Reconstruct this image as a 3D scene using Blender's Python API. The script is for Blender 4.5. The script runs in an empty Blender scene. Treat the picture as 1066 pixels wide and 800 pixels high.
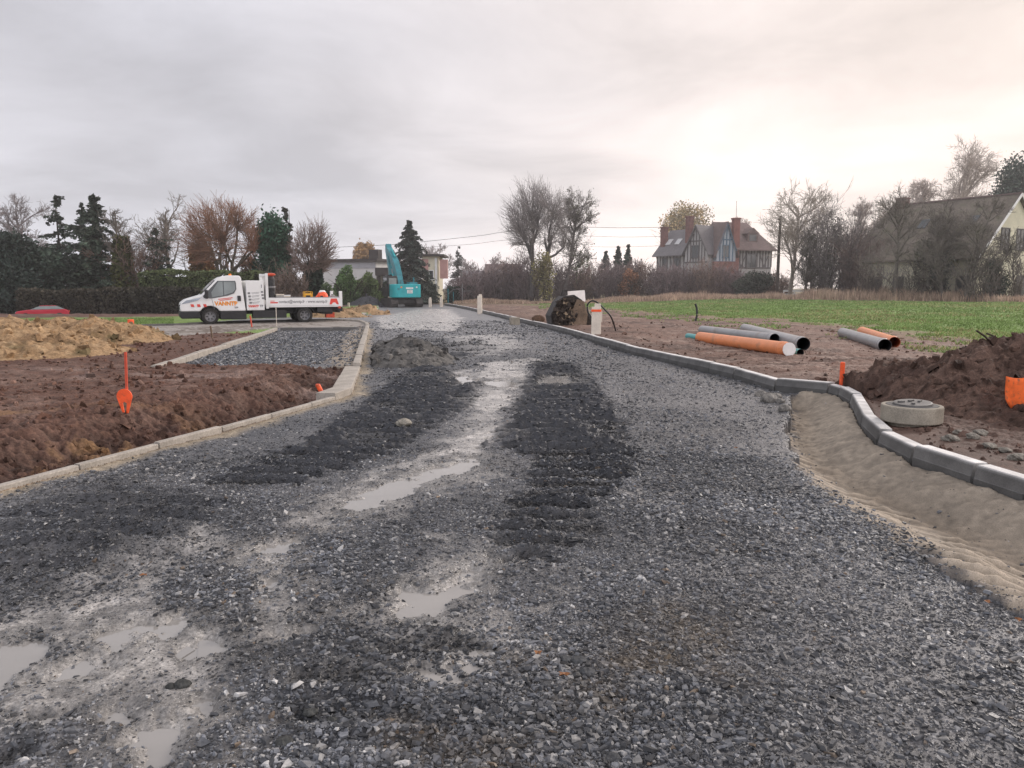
import bpy, bmesh, math, random
import numpy as np
from mathutils import Vector, Matrix
PI = math.pi
R = math.radians
scene = bpy.context.scene
COL = scene.collection
rng = np.random.default_rng(7)
random.seed(7)

# ------------------------------------------------------------------ camera
F, CX, CY, HOR, CH = 790.0, 533.0, 400.0, 300.0, 1.7
TILT = math.atan((CY - HOR) / F)
cam_d = bpy.data.cameras.new("camera")
cam = bpy.data.objects.new("camera", cam_d)
COL.objects.link(cam)
cam.location = (0, 0, CH)
cam.rotation_euler = (PI / 2 - TILT, 0, 0)
cam_d.sensor_fit = 'HORIZONTAL'
cam_d.sensor_width = 36
cam_d.lens = F / 1066 * 36
cam_d.clip_start = 0.05
cam_d.clip_end = 5000
scene.camera = cam
scene.view_settings.view_transform = 'Standard'
scene.view_settings.look = 'None'
scene.view_settings.exposure = 0
scene.view_settings.gamma = 1


def ray(px, py):
    u, v = (px - CX) / F, (CY - py) / F
    return Vector((u, math.cos(TILT) + v * math.sin(TILT), -math.sin(TILT) + v * math.cos(TILT)))


def G(px, py, z=0.0):
    """photo point on the ground plane z"""
    d = ray(px, py)
    t = (z - CH) / d.z
    return (d.x * t, d.y * t)


def at(px, py, Y):
    """photo point at depth Y"""
    d = ray(px, py)
    t = Y / d.y
    return Vector((d.x * t, Y, CH + d.z * t))


# ------------------------------------------------------------------ noise
def _hash(ix, iy, seed):
    h = (ix.astype(np.int64) * 374761393 + iy.astype(np.int64) * 668265263 + seed * 1274126177) & 0xFFFFFFFF
    h = ((h ^ (h >> 13)) * 1274126177) & 0xFFFFFFFF
    h = ((h ^ (h >> 16)) * 2246822519) & 0xFFFFFFFF
    return ((h ^ (h >> 15)) & 0xFFFFFF) / float(0xFFFFFF)


def vnoise(x, y, seed=0):
    ix, iy = np.floor(x), np.floor(y)
    fx, fy = x - ix, y - iy
    fx = fx * fx * fx * (fx * (fx * 6 - 15) + 10)
    fy = fy * fy * fy * (fy * (fy * 6 - 15) + 10)
    a, b = _hash(ix, iy, seed), _hash(ix + 1, iy, seed)
    c, d = _hash(ix, iy + 1, seed), _hash(ix + 1, iy + 1, seed)
    return (a + (b - a) * fx + (c - a) * fy + (a - b - c + d) * fx * fy) * 2 - 1


def fbm(x, y, f, octv=4, seed=0, gain=0.5):
    s, a, n = 0, 1.0, 0
    for i in range(octv):
        ca, sa = math.cos(i * 1.1), math.sin(i * 1.1)
        s = s + a * vnoise((x * ca - y * sa) * f + 17.3 * i, (x * sa + y * ca) * f - 9.1 * i, seed + i)
        n += a
        a *= gain
        f *= 2.07
    return s / n


def sstep(a, b, x):
    t = np.clip((x - a) / (b - a), 0, 1)
    return t * t * (3 - 2 * t)


def segdist(poly, X, Y, closed=False):
    d = np.full(X.shape, 1e9)
    n = len(poly)
    for i in range(n if closed else n - 1):
        (x0, y0), (x1, y1) = poly[i], poly[(i + 1) % n]
        dx, dy = x1 - x0, y1 - y0
        t = np.clip(((X - x0) * dx + (Y - y0) * dy) / (dx * dx + dy * dy + 1e-12), 0, 1)
        d = np.minimum(d, np.hypot(X - x0 - t * dx, Y - y0 - t * dy))
    return d


def inside(poly, X, Y):
    c = np.zeros(X.shape, bool)
    n = len(poly)
    for i in range(n):
        (x0, y0), (x1, y1) = poly[i], poly[(i + 1) % n]
        if y0 == y1:
            continue
        c ^= ((y0 > Y) != (y1 > Y)) & (X < (x1 - x0) * (Y - y0) / (y1 - y0) + x0)
    return c


def sdf(poly, X, Y):
    d = segdist(poly, X, Y, True)
    return np.where(inside(poly, X, Y), -d, d)


# ------------------------------------------------------------------ mesh building
class MB:
    def __init__(self):
        self.V, self.F, self.C, self.n = [], {}, [], 0

    def add(self, V, Fs, col=(1, 1, 1)):
        V = np.asarray(V, float).reshape(-1, 3)
        Fs = Fs if isinstance(Fs, list) else [Fs]
        groups = {}
        for f in Fs:
            if isinstance(f, np.ndarray):
                if len(f):
                    self.F.setdefault(f.shape[1], []).append(f + self.n)
            else:
                groups.setdefault(len(f), []).append(f)
        for k, fl in groups.items():
            self.F.setdefault(k, []).append(np.array(fl) + self.n)
        col = np.asarray(col, float)
        c = np.ones((len(V), 4))
        if col.ndim == 1:
            c[:, :len(col)] = col
        else:
            c[:, :col.shape[1]] = col
        self.V.append(V)
        self.C.append(c)
        self.n += len(V)
        return self

    def box(self, c, s, rot=None, col=(1, 1, 1), taper=1.0):
        sx, sy, sz = (v / 2 for v in s)
        V = np.array([[-sx, -sy, -sz], [sx, -sy, -sz], [sx, sy, -sz], [-sx, sy, -sz],
                      [-sx * taper, -sy * taper, sz], [sx * taper, -sy * taper, sz], [sx * taper, sy * taper, sz], [-sx * taper, sy * taper, sz]])
        if rot is not None:
            if not isinstance(rot, Matrix):
                rot = Matrix.Rotation(rot, 3, 'Z')
            V = V @ np.array(rot).T
        V = V + np.array(c)
        return self.add(V, [(0, 3, 2, 1), (4, 5, 6, 7), (0, 1, 5, 4), (1, 2, 6, 5), (2, 3, 7, 6), (3, 0, 4, 7)], col)

    def tube(self, pts, rad, n=8, caps=True, col=(1, 1, 1)):
        pts = [Vector(p) for p in pts]
        if not hasattr(rad, '__len__'):
            rad = [rad] * len(pts)
        V = []
        up = Vector((0, 0, 1))
        for i, p in enumerate(pts):
            t = (pts[min(i + 1, len(pts) - 1)] - pts[max(i - 1, 0)]).normalized()
            a = t.cross(up)
            if a.length < 0.05:
                a = t.cross(Vector((1, 0, 0)))
            a.normalize()
            b = t.cross(a)
            for k in range(n):
                an = 2 * PI * k / n
                V.append(p + (a * math.cos(an) + b * math.sin(an)) * rad[i])
        Fs = []
        for i in range(len(pts) - 1):
            for k in range(n):
                k2 = (k + 1) % n
                Fs.append((i * n + k, i * n + k2, (i + 1) * n + k2, (i + 1) * n + k))
        if caps:
            Fs.append(tuple(range(n)))
            m = (len(pts) - 1) * n
            Fs.append(tuple(m + n - 1 - k for k in range(n)))
        return self.add([tuple(v) for v in V], Fs, col)

    def cyl(self, p0, p1, r0, r1=None, n=16, caps=True, col=(1, 1, 1)):
        return self.tube([p0, p1], [r0, r0 if r1 is None else r1], n, caps, col)

    def prism(self, poly, t0, t1, axes='xz', col=(1, 1, 1)):
        """2D polygon (a,b) extruded along the third axis from t0 to t1"""
        n = len(poly)
        V = []
        for t in (t0, t1):
            for a, b in poly:
                V.append({'xz': (a, t, b), 'xy': (a, b, t), 'yz': (t, a, b)}[axes])
        Fs = [tuple(range(n)), tuple(range(2 * n - 1, n - 1, -1))]
        for i in range(n):
            j = (i + 1) % n
            Fs.append((i, i + n, j + n, j))
        return self.add(V, Fs, col)

    def lathe(self, prof, n=24, c=(0, 0, 0), col=(1, 1, 1)):
        V, Fs, m = [], [], len(prof)
        for k in range(n):
            a = 2 * PI * k / n
            for r, z in prof:
                V.append((c[0] + r * math.cos(a), c[1] + r * math.sin(a), c[2] + z))
        for k in range(n):
            k2 = (k + 1) % n
            for i in range(m - 1):
                Fs.append((k * m + i, k2 * m + i, k2 * m + i + 1, k * m + i + 1))
        return self.add(V, Fs, col)

    def segs(self, P0, P1, R0, R1, n=3, col=(1, 1, 1)):
        """many open prisms at once"""
        P0, P1 = np.asarray(P0, float), np.asarray(P1, float)
        m = len(P0)
        if m == 0:
            return self
        R0, R1 = np.broadcast_to(R0, (m,)), np.broadcast_to(R1, (m,))
        T = P1 - P0
        T /= np.linalg.norm(T, axis=1, keepdims=True) + 1e-9
        ref = np.where(np.abs(T[:, 2:3]) > 0.9, np.array([[1.0, 0, 0]]), np.array([[0, 0, 1.0]]))
        A = np.cross(T, ref)
        A /= np.linalg.norm(A, axis=1, keepdims=True) + 1e-9
        B = np.cross(T, A)
        V = np.zeros((m, 2 * n, 3))
        for k in range(n):
            an = 2 * PI * k / n
            D = A * math.cos(an) + B * math.sin(an)
            V[:, k] = P0 + D * R0[:, None]
            V[:, n + k] = P1 + D * R1[:, None]
        base = (np.arange(m) * 2 * n)[:, None]
        fl = [base + np.array([[k, (k + 1) % n, n + (k + 1) % n, n + k]]) for k in range(n)]
        c = np.asarray(col, float)
        if c.ndim == 2:
            c = np.repeat(c, 2 * n, axis=0)
        return self.add(V.reshape(-1, 3), [np.concatenate(fl)], c)

    def leaves(self, P, size, col, flat=None, aspect=0.6):
        """one random quad per point"""
        P = np.asarray(P, float)
        m = len(P)
        if m == 0:
            return self
        a = rng.normal(size=(m, 3))
        if flat is not None:
            a[:, 2] *= flat
        a /= np.linalg.norm(a, axis=1, keepdims=True)
        b = np.cross(a, rng.normal(size=(m, 3)))
        b /= np.linalg.norm(b, axis=1, keepdims=True) + 1e-9
        s = (np.broadcast_to(size, (m,)) * rng.uniform(0.6, 1.4, m))[:, None]
        a, b = a * s, b * s * aspect
        V = np.stack([P - a, P + b, P + a, P - b], 1).reshape(-1, 3)
        c = np.asarray(col, float)
        if c.ndim == 2:
            c = np.repeat(c, 4, axis=0)
        return self.add(V, [(np.arange(m) * 4)[:, None] + np.array([[0, 1, 2, 3]])], c)

    def mesh(self, name, colors=True, smooth=False):
        me = bpy.data.meshes.new(name)
        V = np.concatenate(self.V)
        me.vertices.add(len(V))
        me.vertices.foreach_set('co', V.astype(np.float32).ravel())
        loops, starts, off = [], [], 0
        for k, fl in self.F.items():
            f = np.concatenate(fl)
            loops.append(f.ravel())
            starts.append(off + np.arange(len(f)) * k)
            off += f.size
        loops = np.concatenate(loops).astype(np.int32)
        starts = np.concatenate(starts).astype(np.int32)
        me.loops.add(len(loops))
        me.loops.foreach_set('vertex_index', loops)
        me.polygons.add(len(starts))
        me.polygons.foreach_set('loop_start', starts)
        me.update(calc_edges=True)
        me.polygons.foreach_set('use_smooth', np.full(len(starts), smooth))
        if colors:
            at_ = me.color_attributes.new('Col', 'FLOAT_COLOR', 'POINT')
            at_.data.foreach_set('color', np.concatenate(self.C).astype(np.float32).ravel())
        return me

    def obj(self, name, mat, parent=None, loc=(0, 0, 0), rotz=0, smooth=False, bevel=0, fix=False):
        me = self.mesh(name, True, smooth)
        me.materials.append(mat)
        if fix:
            bm = bmesh.new()
            bm.from_mesh(me)
            bmesh.ops.recalc_face_normals(bm, faces=bm.faces)
            bm.to_mesh(me)
            bm.free()
        o = bpy.data.objects.new(name, me)
        COL.objects.link(o)
        o.location = loc
        o.rotation_euler = (0, 0, rotz)
        if parent is not None:
            o.parent = parent
        if bevel:
            b = o.modifiers.new('bevel', 'BEVEL')
            b.width = bevel
            b.segments = 2
            b.limit_method = 'ANGLE'
            b.angle_limit = R(35)
        return o


def tag(o, label=None, cat=None, group=None, kind=None):
    if label:
        o['label'] = label
    if cat:
        o['category'] = cat
    if group:
        o['group'] = group
    if kind:
        o['kind'] = kind
    return o


def thing(name, label, cat, loc=(0, 0, 0), rotz=0, group=None):
    o = bpy.data.objects.new(name, None)
    o.empty_display_size = 0.2
    COL.objects.link(o)
    o.location = loc
    o.rotation_euler = (0, 0, rotz)
    return tag(o, label, cat, group)


def dup(root, loc, rotz, label=None, scale=None):
    r = root.copy()
    COL.objects.link(r)
    r.location = loc
    r.rotation_euler = (0, 0, rotz)
    if scale:
        r.scale = scale
    if label:
        r['label'] = label
    for ch in list(root.children):
        c = ch.copy()
        COL.objects.link(c)
        c.parent = r
        for g in list(ch.children):
            d = g.copy()
            COL.objects.link(d)
            d.parent = c
    return r


# ------------------------------------------------------------------ materials
def mat(name, col=None, rough=0.6, metal=0.0, spec=0.5, vcol=False, n1=(8, 0.25), n2=None, bump=0.0, bscale=40, alpha_rough=False,
        tint2=None, trans=0.0):
    """principled with base colour (or the vertex colour) broken up by noise and a bump"""
    m = bpy.data.materials.new(name)
    m.use_nodes = True
    nt = m.node_tree
    N, L = nt.nodes, nt.links
    bs = N['Principled BSDF']
    bs.inputs['Roughness'].default_value = rough
    bs.inputs['Metallic'].default_value = metal
    bs.inputs['Specular IOR Level'].default_value = spec
    tc = N.new('ShaderNodeTexCoord')
    if vcol:
        a = N.new('ShaderNodeAttribute')
        a.attribute_name = 'Col'
        base = a.outputs['Color']
        if alpha_rough:
            L.new(a.outputs['Alpha'], bs.inputs['Roughness'])
    else:
        rgb = N.new('ShaderNodeRGB')
        rgb.outputs[0].default_value = (*col, 1)
        base = rgb.outputs[0]
    for sc, amp in [n1] + ([n2] if n2 else []):
        if not amp:
            continue
        no = N.new('ShaderNodeTexNoise')
        no.inputs['Scale'].default_value = sc
        no.inputs['Detail'].default_value = 5
        L.new(tc.outputs['Object'], no.inputs['Vector'])
        mr = N.new('ShaderNodeMapRange')
        mr.inputs['From Min'].default_value = 0.3
        mr.inputs['From Max'].default_value = 0.7
        mr.inputs['To Min'].default_value = 1 - amp
        mr.inputs['To Max'].default_value = 1 + amp
        L.new(no.outputs['Fac'], mr.inputs['Value'])
        mx = N.new('ShaderNodeVectorMath')
        mx.operation = 'SCALE'
        L.new(base, mx.inputs[0])
        L.new(mr.outputs['Result'], mx.inputs['Scale'])
        base = mx.outputs['Vector']
    if tint2:
        no = N.new('ShaderNodeTexNoise')
        no.inputs['Scale'].default_value = tint2[0]
        no.inputs['Detail'].default_value = 6
        L.new(tc.outputs['Object'], no.inputs['Vector'])
        mr = N.new('ShaderNodeMapRange')
        mr.inputs['From Min'].default_value = tint2[2]
        mr.inputs['From Max'].default_value = tint2[3]
        L.new(no.outputs['Fac'], mr.inputs['Value'])
        mx = N.new('ShaderNodeMix')
        mx.data_type = 'RGBA'
        L.new(mr.outputs['Result'], mx.inputs['Factor'])
        L.new(base, mx.inputs['A'])
        mx.inputs['B'].default_value = (*tint2[1], 1)
        base = mx.outputs['Result']
    L.new(base, bs.inputs['Base Color'])
    if bump:
        no = N.new('ShaderNodeTexNoise')
        no.inputs['Scale'].default_value = bscale
        no.inputs['Detail'].default_value = 6
        no.inputs['Roughness'].default_value = 0.65
        L.new(tc.outputs['Object'], no.inputs['Vector'])
        bp = N.new('ShaderNodeBump')
        bp.inputs['Strength'].default_value = 1.0
        bp.inputs['Distance'].default_value = bump
        L.new(no.outputs['Fac'], bp.inputs['Height'])
        L.new(bp.outputs['Normal'], bs.inputs['Normal'])
    if trans:
        bs.inputs['Transmission Weight'].default_value = trans
    return m


# ------------------------------------------------------------------ sky and sun
SUN_AZ, SUN_EL = R(48), R(24)          # azimuth to the right of the view
world = bpy.data.worlds.new("World")
scene.world = world
world.use_nodes = True
nt = world.node_tree
N, L = nt.nodes, nt.links
bg = N['Background']
out = N['World Output']
sky = N.new('ShaderNodeTexSky')
sky.sky_type = 'NISHITA'
sky.sun_disc = False
sky.sun_elevation = SUN_EL
sky.sun_rotation = SUN_AZ
sky.dust_density = 3
L.new(sky.outputs['Color'], bg.inputs['Color'])
bg.inputs['Strength'].default_value = 0.06
tc = N.new('ShaderNodeTexCoord')
sx = N.new('ShaderNodeSeparateXYZ')
L.new(tc.outputs['Generated'], sx.inputs[0])


def mth(op, a, b=None, c=None, clamp=False):
    n = N.new('ShaderNodeMath')
    n.operation = op
    n.use_clamp = clamp
    for i, v in enumerate((a, b, c)):
        if v is None:
            continue
        if isinstance(v, (int, float)):
            n.inputs[i].default_value = v
        else:
            L.new(v, n.inputs[i])
    return n.outputs[0]


zz = mth('MAXIMUM', sx.outputs['Z'], 0.0)
den = mth('ADD', zz, 0.16)
cu = mth('DIVIDE', sx.outputs['X'], den)
cv = mth('DIVIDE', sx.outputs['Y'], den)
cmb = N.new('ShaderNodeCombineXYZ')
L.new(cu, cmb.inputs[0])
L.new(cv, cmb.inputs[1])


def noise(scale, detail, rough, off, dist=0.0):
    mp = N.new('ShaderNodeMapping')
    mp.inputs['Location'].default_value = off
    mp.inputs['Scale'].default_value = (scale, scale * 1.0, scale)
    L.new(cmb.outputs[0], mp.inputs['Vector'])
    no = N.new('ShaderNodeTexNoise')
    no.inputs['Scale'].default_value = 1.0
    no.inputs['Detail'].default_value = detail
    no.inputs['Roughness'].default_value = rough
    no.inputs['Distortion'].default_value = dist
    L.new(mp.outputs[0], no.inputs['Vector'])
    return no.outputs['Fac']


n_big = noise(0.55, 3, 0.5, (3.1, 1.7, 0), 0.3)
n_mid = noise(1.15, 7, 0.6, (0.4, 5.2, 0), 0.5)
# warm bright side: to the right of the view, and a pale belt over the horizon
az = mth('MULTIPLY_ADD', sx.outputs['X'], 0.85, mth('MULTIPLY', sx.outputs['Y'], 0.30))
warm = mth('MULTIPLY_ADD', n_big, 0.45, mth('MULTIPLY_ADD', az, 1.15, -0.36))
mr = N.new('ShaderNodeMapRange')
mr.interpolation_type = 'SMOOTHSTEP'
mr.inputs['From Min'].default_value = -0.25
mr.inputs['From Max'].default_value = 0.72
L.new(warm, mr.inputs['Value'])
m1 = N.new('ShaderNodeMix')
m1.data_type = 'RGBA'
L.new(mr.outputs['Result'], m1.inputs['Factor'])
m1.inputs['A'].default_value = (0.635, 0.63, 0.685, 1)
m1.inputs['B'].default_value = (1.03, 0.90, 0.835, 1)
# belt
belt = mth('MULTIPLY', mth('SUBTRACT', 1.0, mth('MULTIPLY', zz, 4.2, None, True), None, True), 0.22)
# cloud modulation
cl = N.new('ShaderNodeMapRange')
cl.inputs['From Min'].default_value = 0.36
cl.inputs['From Max'].default_value = 0.64
cl.inputs['To Min'].default_value = 0.76
cl.inputs['To Max'].default_value = 1.26
L.new(mth('MULTIPLY_ADD', n_mid, 0.45, mth('MULTIPLY', n_big, 0.55)), cl.inputs['Value'])
# added gain: sky behind the camera brightened to light surfaces facing it
back = mth('MULTIPLY', mth('MULTIPLY_ADD', sx.outputs['Y'], -1.6, 0.1, True), 0.75)
gain = mth('ADD', mth('ADD', cl.outputs['Result'], belt), back)
vs = N.new('ShaderNodeVectorMath')
vs.operation = 'SCALE'
L.new(m1.outputs['Result'], vs.inputs[0])
L.new(gain, vs.inputs['Scale'])
bg2 = N.new('ShaderNodeBackground')
L.new(vs.outputs['Vector'], bg2.inputs['Color'])
bg2.inputs['Strength'].default_value = 1.14
mxs = N.new('ShaderNodeMixShader')
mxs.inputs['Fac'].default_value = 0.93
L.new(bg.outputs[0], mxs.inputs[1])
L.new(bg2.outputs[0], mxs.inputs[2])
L.new(mxs.outputs[0], out.inputs['Surface'])

sun_d = bpy.data.lights.new("sun", 'SUN')
sun_d.energy = 2.3
sun_d.angle = R(12)
sun_d.color = (1.0, 0.92, 0.87)
sun = bpy.data.objects.new("sun", sun_d)
COL.objects.link(sun)
sd = Vector((math.sin(SUN_AZ) * math.cos(SUN_EL), math.cos(SUN_AZ) * math.cos(SUN_EL), math.sin(SUN_EL)))
sun.rotation_euler = sd.to_track_quat('Z', 'Y').to_euler()
# ------------------------------------------------------------------ ground layout (metres, from the photo's ground points)
LE = [(-6.3, 0.3)] + [G(*p) for p in [(0, 514), (146, 474), (250, 446), (349, 417.6), (366, 411), (375, 386), (384.6, 342.5)]]
CORNER = [G(*p) for p in [(384.6, 342.5), (383.5, 339.5), (378, 337.3), (366, 336), (340, 335.4)]]
KL = CORNER + [G(*p) for p in [(300, 336.3), (250, 337.5), (180, 340.8), (100, 343.3), (-100, 348)]]
FARC = [G(*p) for p in [(345, 329.7), (372, 329.2), (385, 328.2), (392, 326), (394, 323), (394, 319.4)]]
RE = [(4.25, 0.6)] + [G(*p) for p in [(1066, 527), (1010.6, 508), (947.8, 485.7), (912, 466.5), (895, 449), (888, 433), (884, 424),
                                      (872, 416.5), (861, 412.7), (806, 407.5), (763, 394), (700, 379.3), (660, 370), (626, 359.5),
                                      (600, 351), (563, 341), (540, 335.8), (515, 329.5), (497, 325), (484, 322), (470, 319.3), (462, 318)]]
ROAD = [(-6.3, 0.3)] + LE[1:] + CORNER[1:5] + [G(300, 336.3), G(200, 339.8), G(150, 341.8), G(170, 339.5), G(250, 333)] + FARC + \
       [G(398, 317.3), G(440, 316.6)] + RE[::-1]
SAND = [(2.55, 0.6)] + [G(*p) for p in [(1066, 643), (1001, 607), (963, 584), (914, 554), (865, 526), (831, 487), (819, 445), (824, 413),
                                        (840, 408)]] + [(x, y) for x, y in RE[::-1] if y < 12.0]
BAY_L = [G(*p, 0.1) for p in [(165, 384.5), (289, 343.2)]]
BAY_T = [G(*p, 0.1) for p in [(289, 343.2), (340, 342.8), (384.6, 342.8)]]
BAY = [G(165, 384.5), G(289, 343.2), G(384.6, 342.8), G(375, 386), G(362, 386.5)]
PATH = [G(*p) for p in [(-100, 364), (60, 362), (130, 357), (200, 352), (289, 343.2), (384.6, 342.6)]] + CORNER[1:] + KL[5:]
GRASS_PX = [(400, 316.5), (500, 317.5), (560, 318), (600, 319.5), (640, 323), (700, 328.5), (760, 333), (860, 340), (960, 352), (1066, 362), (1300, 380)]
_gp = [G(*p) for p in GRASS_PX]
_gth = np.array([math.atan2(x, y) for x, y in _gp])
_gr = np.array([math.hypot(x, y) for x, y in _gp])
_g2 = [G(*p) for p in [(-300, 333), (0, 333), (100, 331.5), (190, 331), (340, 326), (400, 316)]]
_g2th = np.array([math.atan2(x, y) for x, y in _g2])
_g2r = np.array([math.hypot(x, y) for x, y in _g2])


def pxpoly(*pts):
    return [G(*p) for p in pts]


TRACK_R = pxpoly((557, 376), (598, 379), (625, 400), (648, 440), (664, 470), (654, 508), (620, 530), (575, 540), (535, 528), (556, 480), (502, 466), (528, 425), (548, 395))
TRACK_R2 = pxpoly((500, 545), (560, 520), (620, 535), (580, 585), (520, 600))
TRACK_L = pxpoly((440, 379), (470, 385), (505, 398), (488, 425), (445, 447), (385, 480), (330, 505), (255, 505), (215, 500), (290, 470), (345, 440), (395, 405), (420, 388))
TRACK_LL = pxpoly((230, 520), (120, 500), (-200, 590), (-260, 660), (60, 610), (180, 570))
TRACK_F = pxpoly((430, 352), (500, 352), (520, 365), (480, 372), (420, 368))
TRACK_B = [pxpoly((130, 745), (60, 800), (-60, 830), (-20, 730)), pxpoly((300, 690), (420, 700), (440, 770), (330, 780), (250, 730)),
           pxpoly((400, 650), (490, 650), (480, 700), (400, 690))]
SILT = [(pxpoly((505, 378), (548, 374), (552, 395), (528, 430), (510, 470), (480, 500), (400, 525), (350, 528), (300, 545), (390, 500), (470, 465), (495, 430)), 1.0),
        (pxpoly((455, 388), (520, 385), (540, 402), (480, 402)), 1.0), (pxpoly((560, 388), (600, 388), (598, 402), (560, 402)), 1.0),
        (pxpoly((510, 560), (550, 585), (500, 640), (440, 690), (400, 650), (330, 640), (380, 610)), 1.0),
        (pxpoly((230, 560), (300, 560), (330, 590), (310, 640), (345, 655), (290, 700), (230, 700), (250, 640)), 1.0),
        (pxpoly((220, 690), (260, 740), (200, 800), (80, 800), (150, 720)), 1.0),
        (pxpoly((-300, 720), (20, 640), (150, 620), (240, 640), (220, 700), (120, 740), (-40, 770), (-300, 900)), 1.0),
        (pxpoly((440, 660), (520, 665), (510, 720), (450, 705)), .7), (pxpoly((640, 505), (700, 515), (690, 540), (640, 530)), .6),
        (pxpoly((440, 322), (466, 322), (480, 332), (470, 345), (400, 342), (392, 330)), 1.0),
        (pxpoly((460, 350), (530, 348), (540, 362), (500, 370)), .7), (pxpoly((60, 600), (230, 560), (240, 580), (80, 630)), .5)]
PUDDLE = [pxpoly((496, 474), (502, 482), (452, 500), (385, 522), (352, 530), (400, 508), (455, 484)),
          pxpoly((470, 391), (492, 389), (497, 397), (478, 399)), pxpoly((506, 396), (534, 394), (536, 403), (512, 404)), pxpoly((566, 392), (592, 391), (592, 398), (568, 400)),
          pxpoly((508, 578), (524, 590), (492, 612), (470, 632), (425, 640), (405, 632), (355, 630), (390, 618), (455, 604)),
          pxpoly((-240, 760), (-40, 690), (14, 664), (68, 655), (60, 676), (10, 704), (-60, 730)), pxpoly((30, 706), (95, 676), (110, 690), (72, 706), (40, 716)),
          pxpoly((212, 728), (228, 742), (192, 760), (192, 782), (158, 786), (122, 776), (160, 740)),
          pxpoly((86, 736), (128, 712), (126, 736), (110, 744)), pxpoly((263, 676), (296, 672), (292, 688), (266, 690)), pxpoly((286, 657), (326, 652), (326, 664), (292, 668)),
          pxpoly((443, 682), (478, 681), (482, 698), (452, 700)), pxpoly((262, 566), (308, 558), (300, 574), (262, 578)), pxpoly((250, 592), (306, 590), (300, 612), (268, 618)),
          pxpoly((206, 660), (250, 652), (240, 668), (200, 676)), pxpoly((110, 660), (190, 632), (196, 640), (120, 668))]
BROWN = [pxpoly((560, 690), (640, 720), (620, 800), (480, 810), (440, 760), (540, 740)), pxpoly((700, 640), (760, 650), (740, 690), (680, 680))]

_re_y = np.array([p[1] for p in RE])
_re_x = np.array([p[0] for p in RE])
ZONES = ['gravel_road', 'sand_bed', 'parking_bay', 'gravel_path', 'bare_soil', 'grass_field']


def mixc(c, col, f):
    return c + (np.array(col) - c) * f[:, None]


RN = [None]


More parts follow.
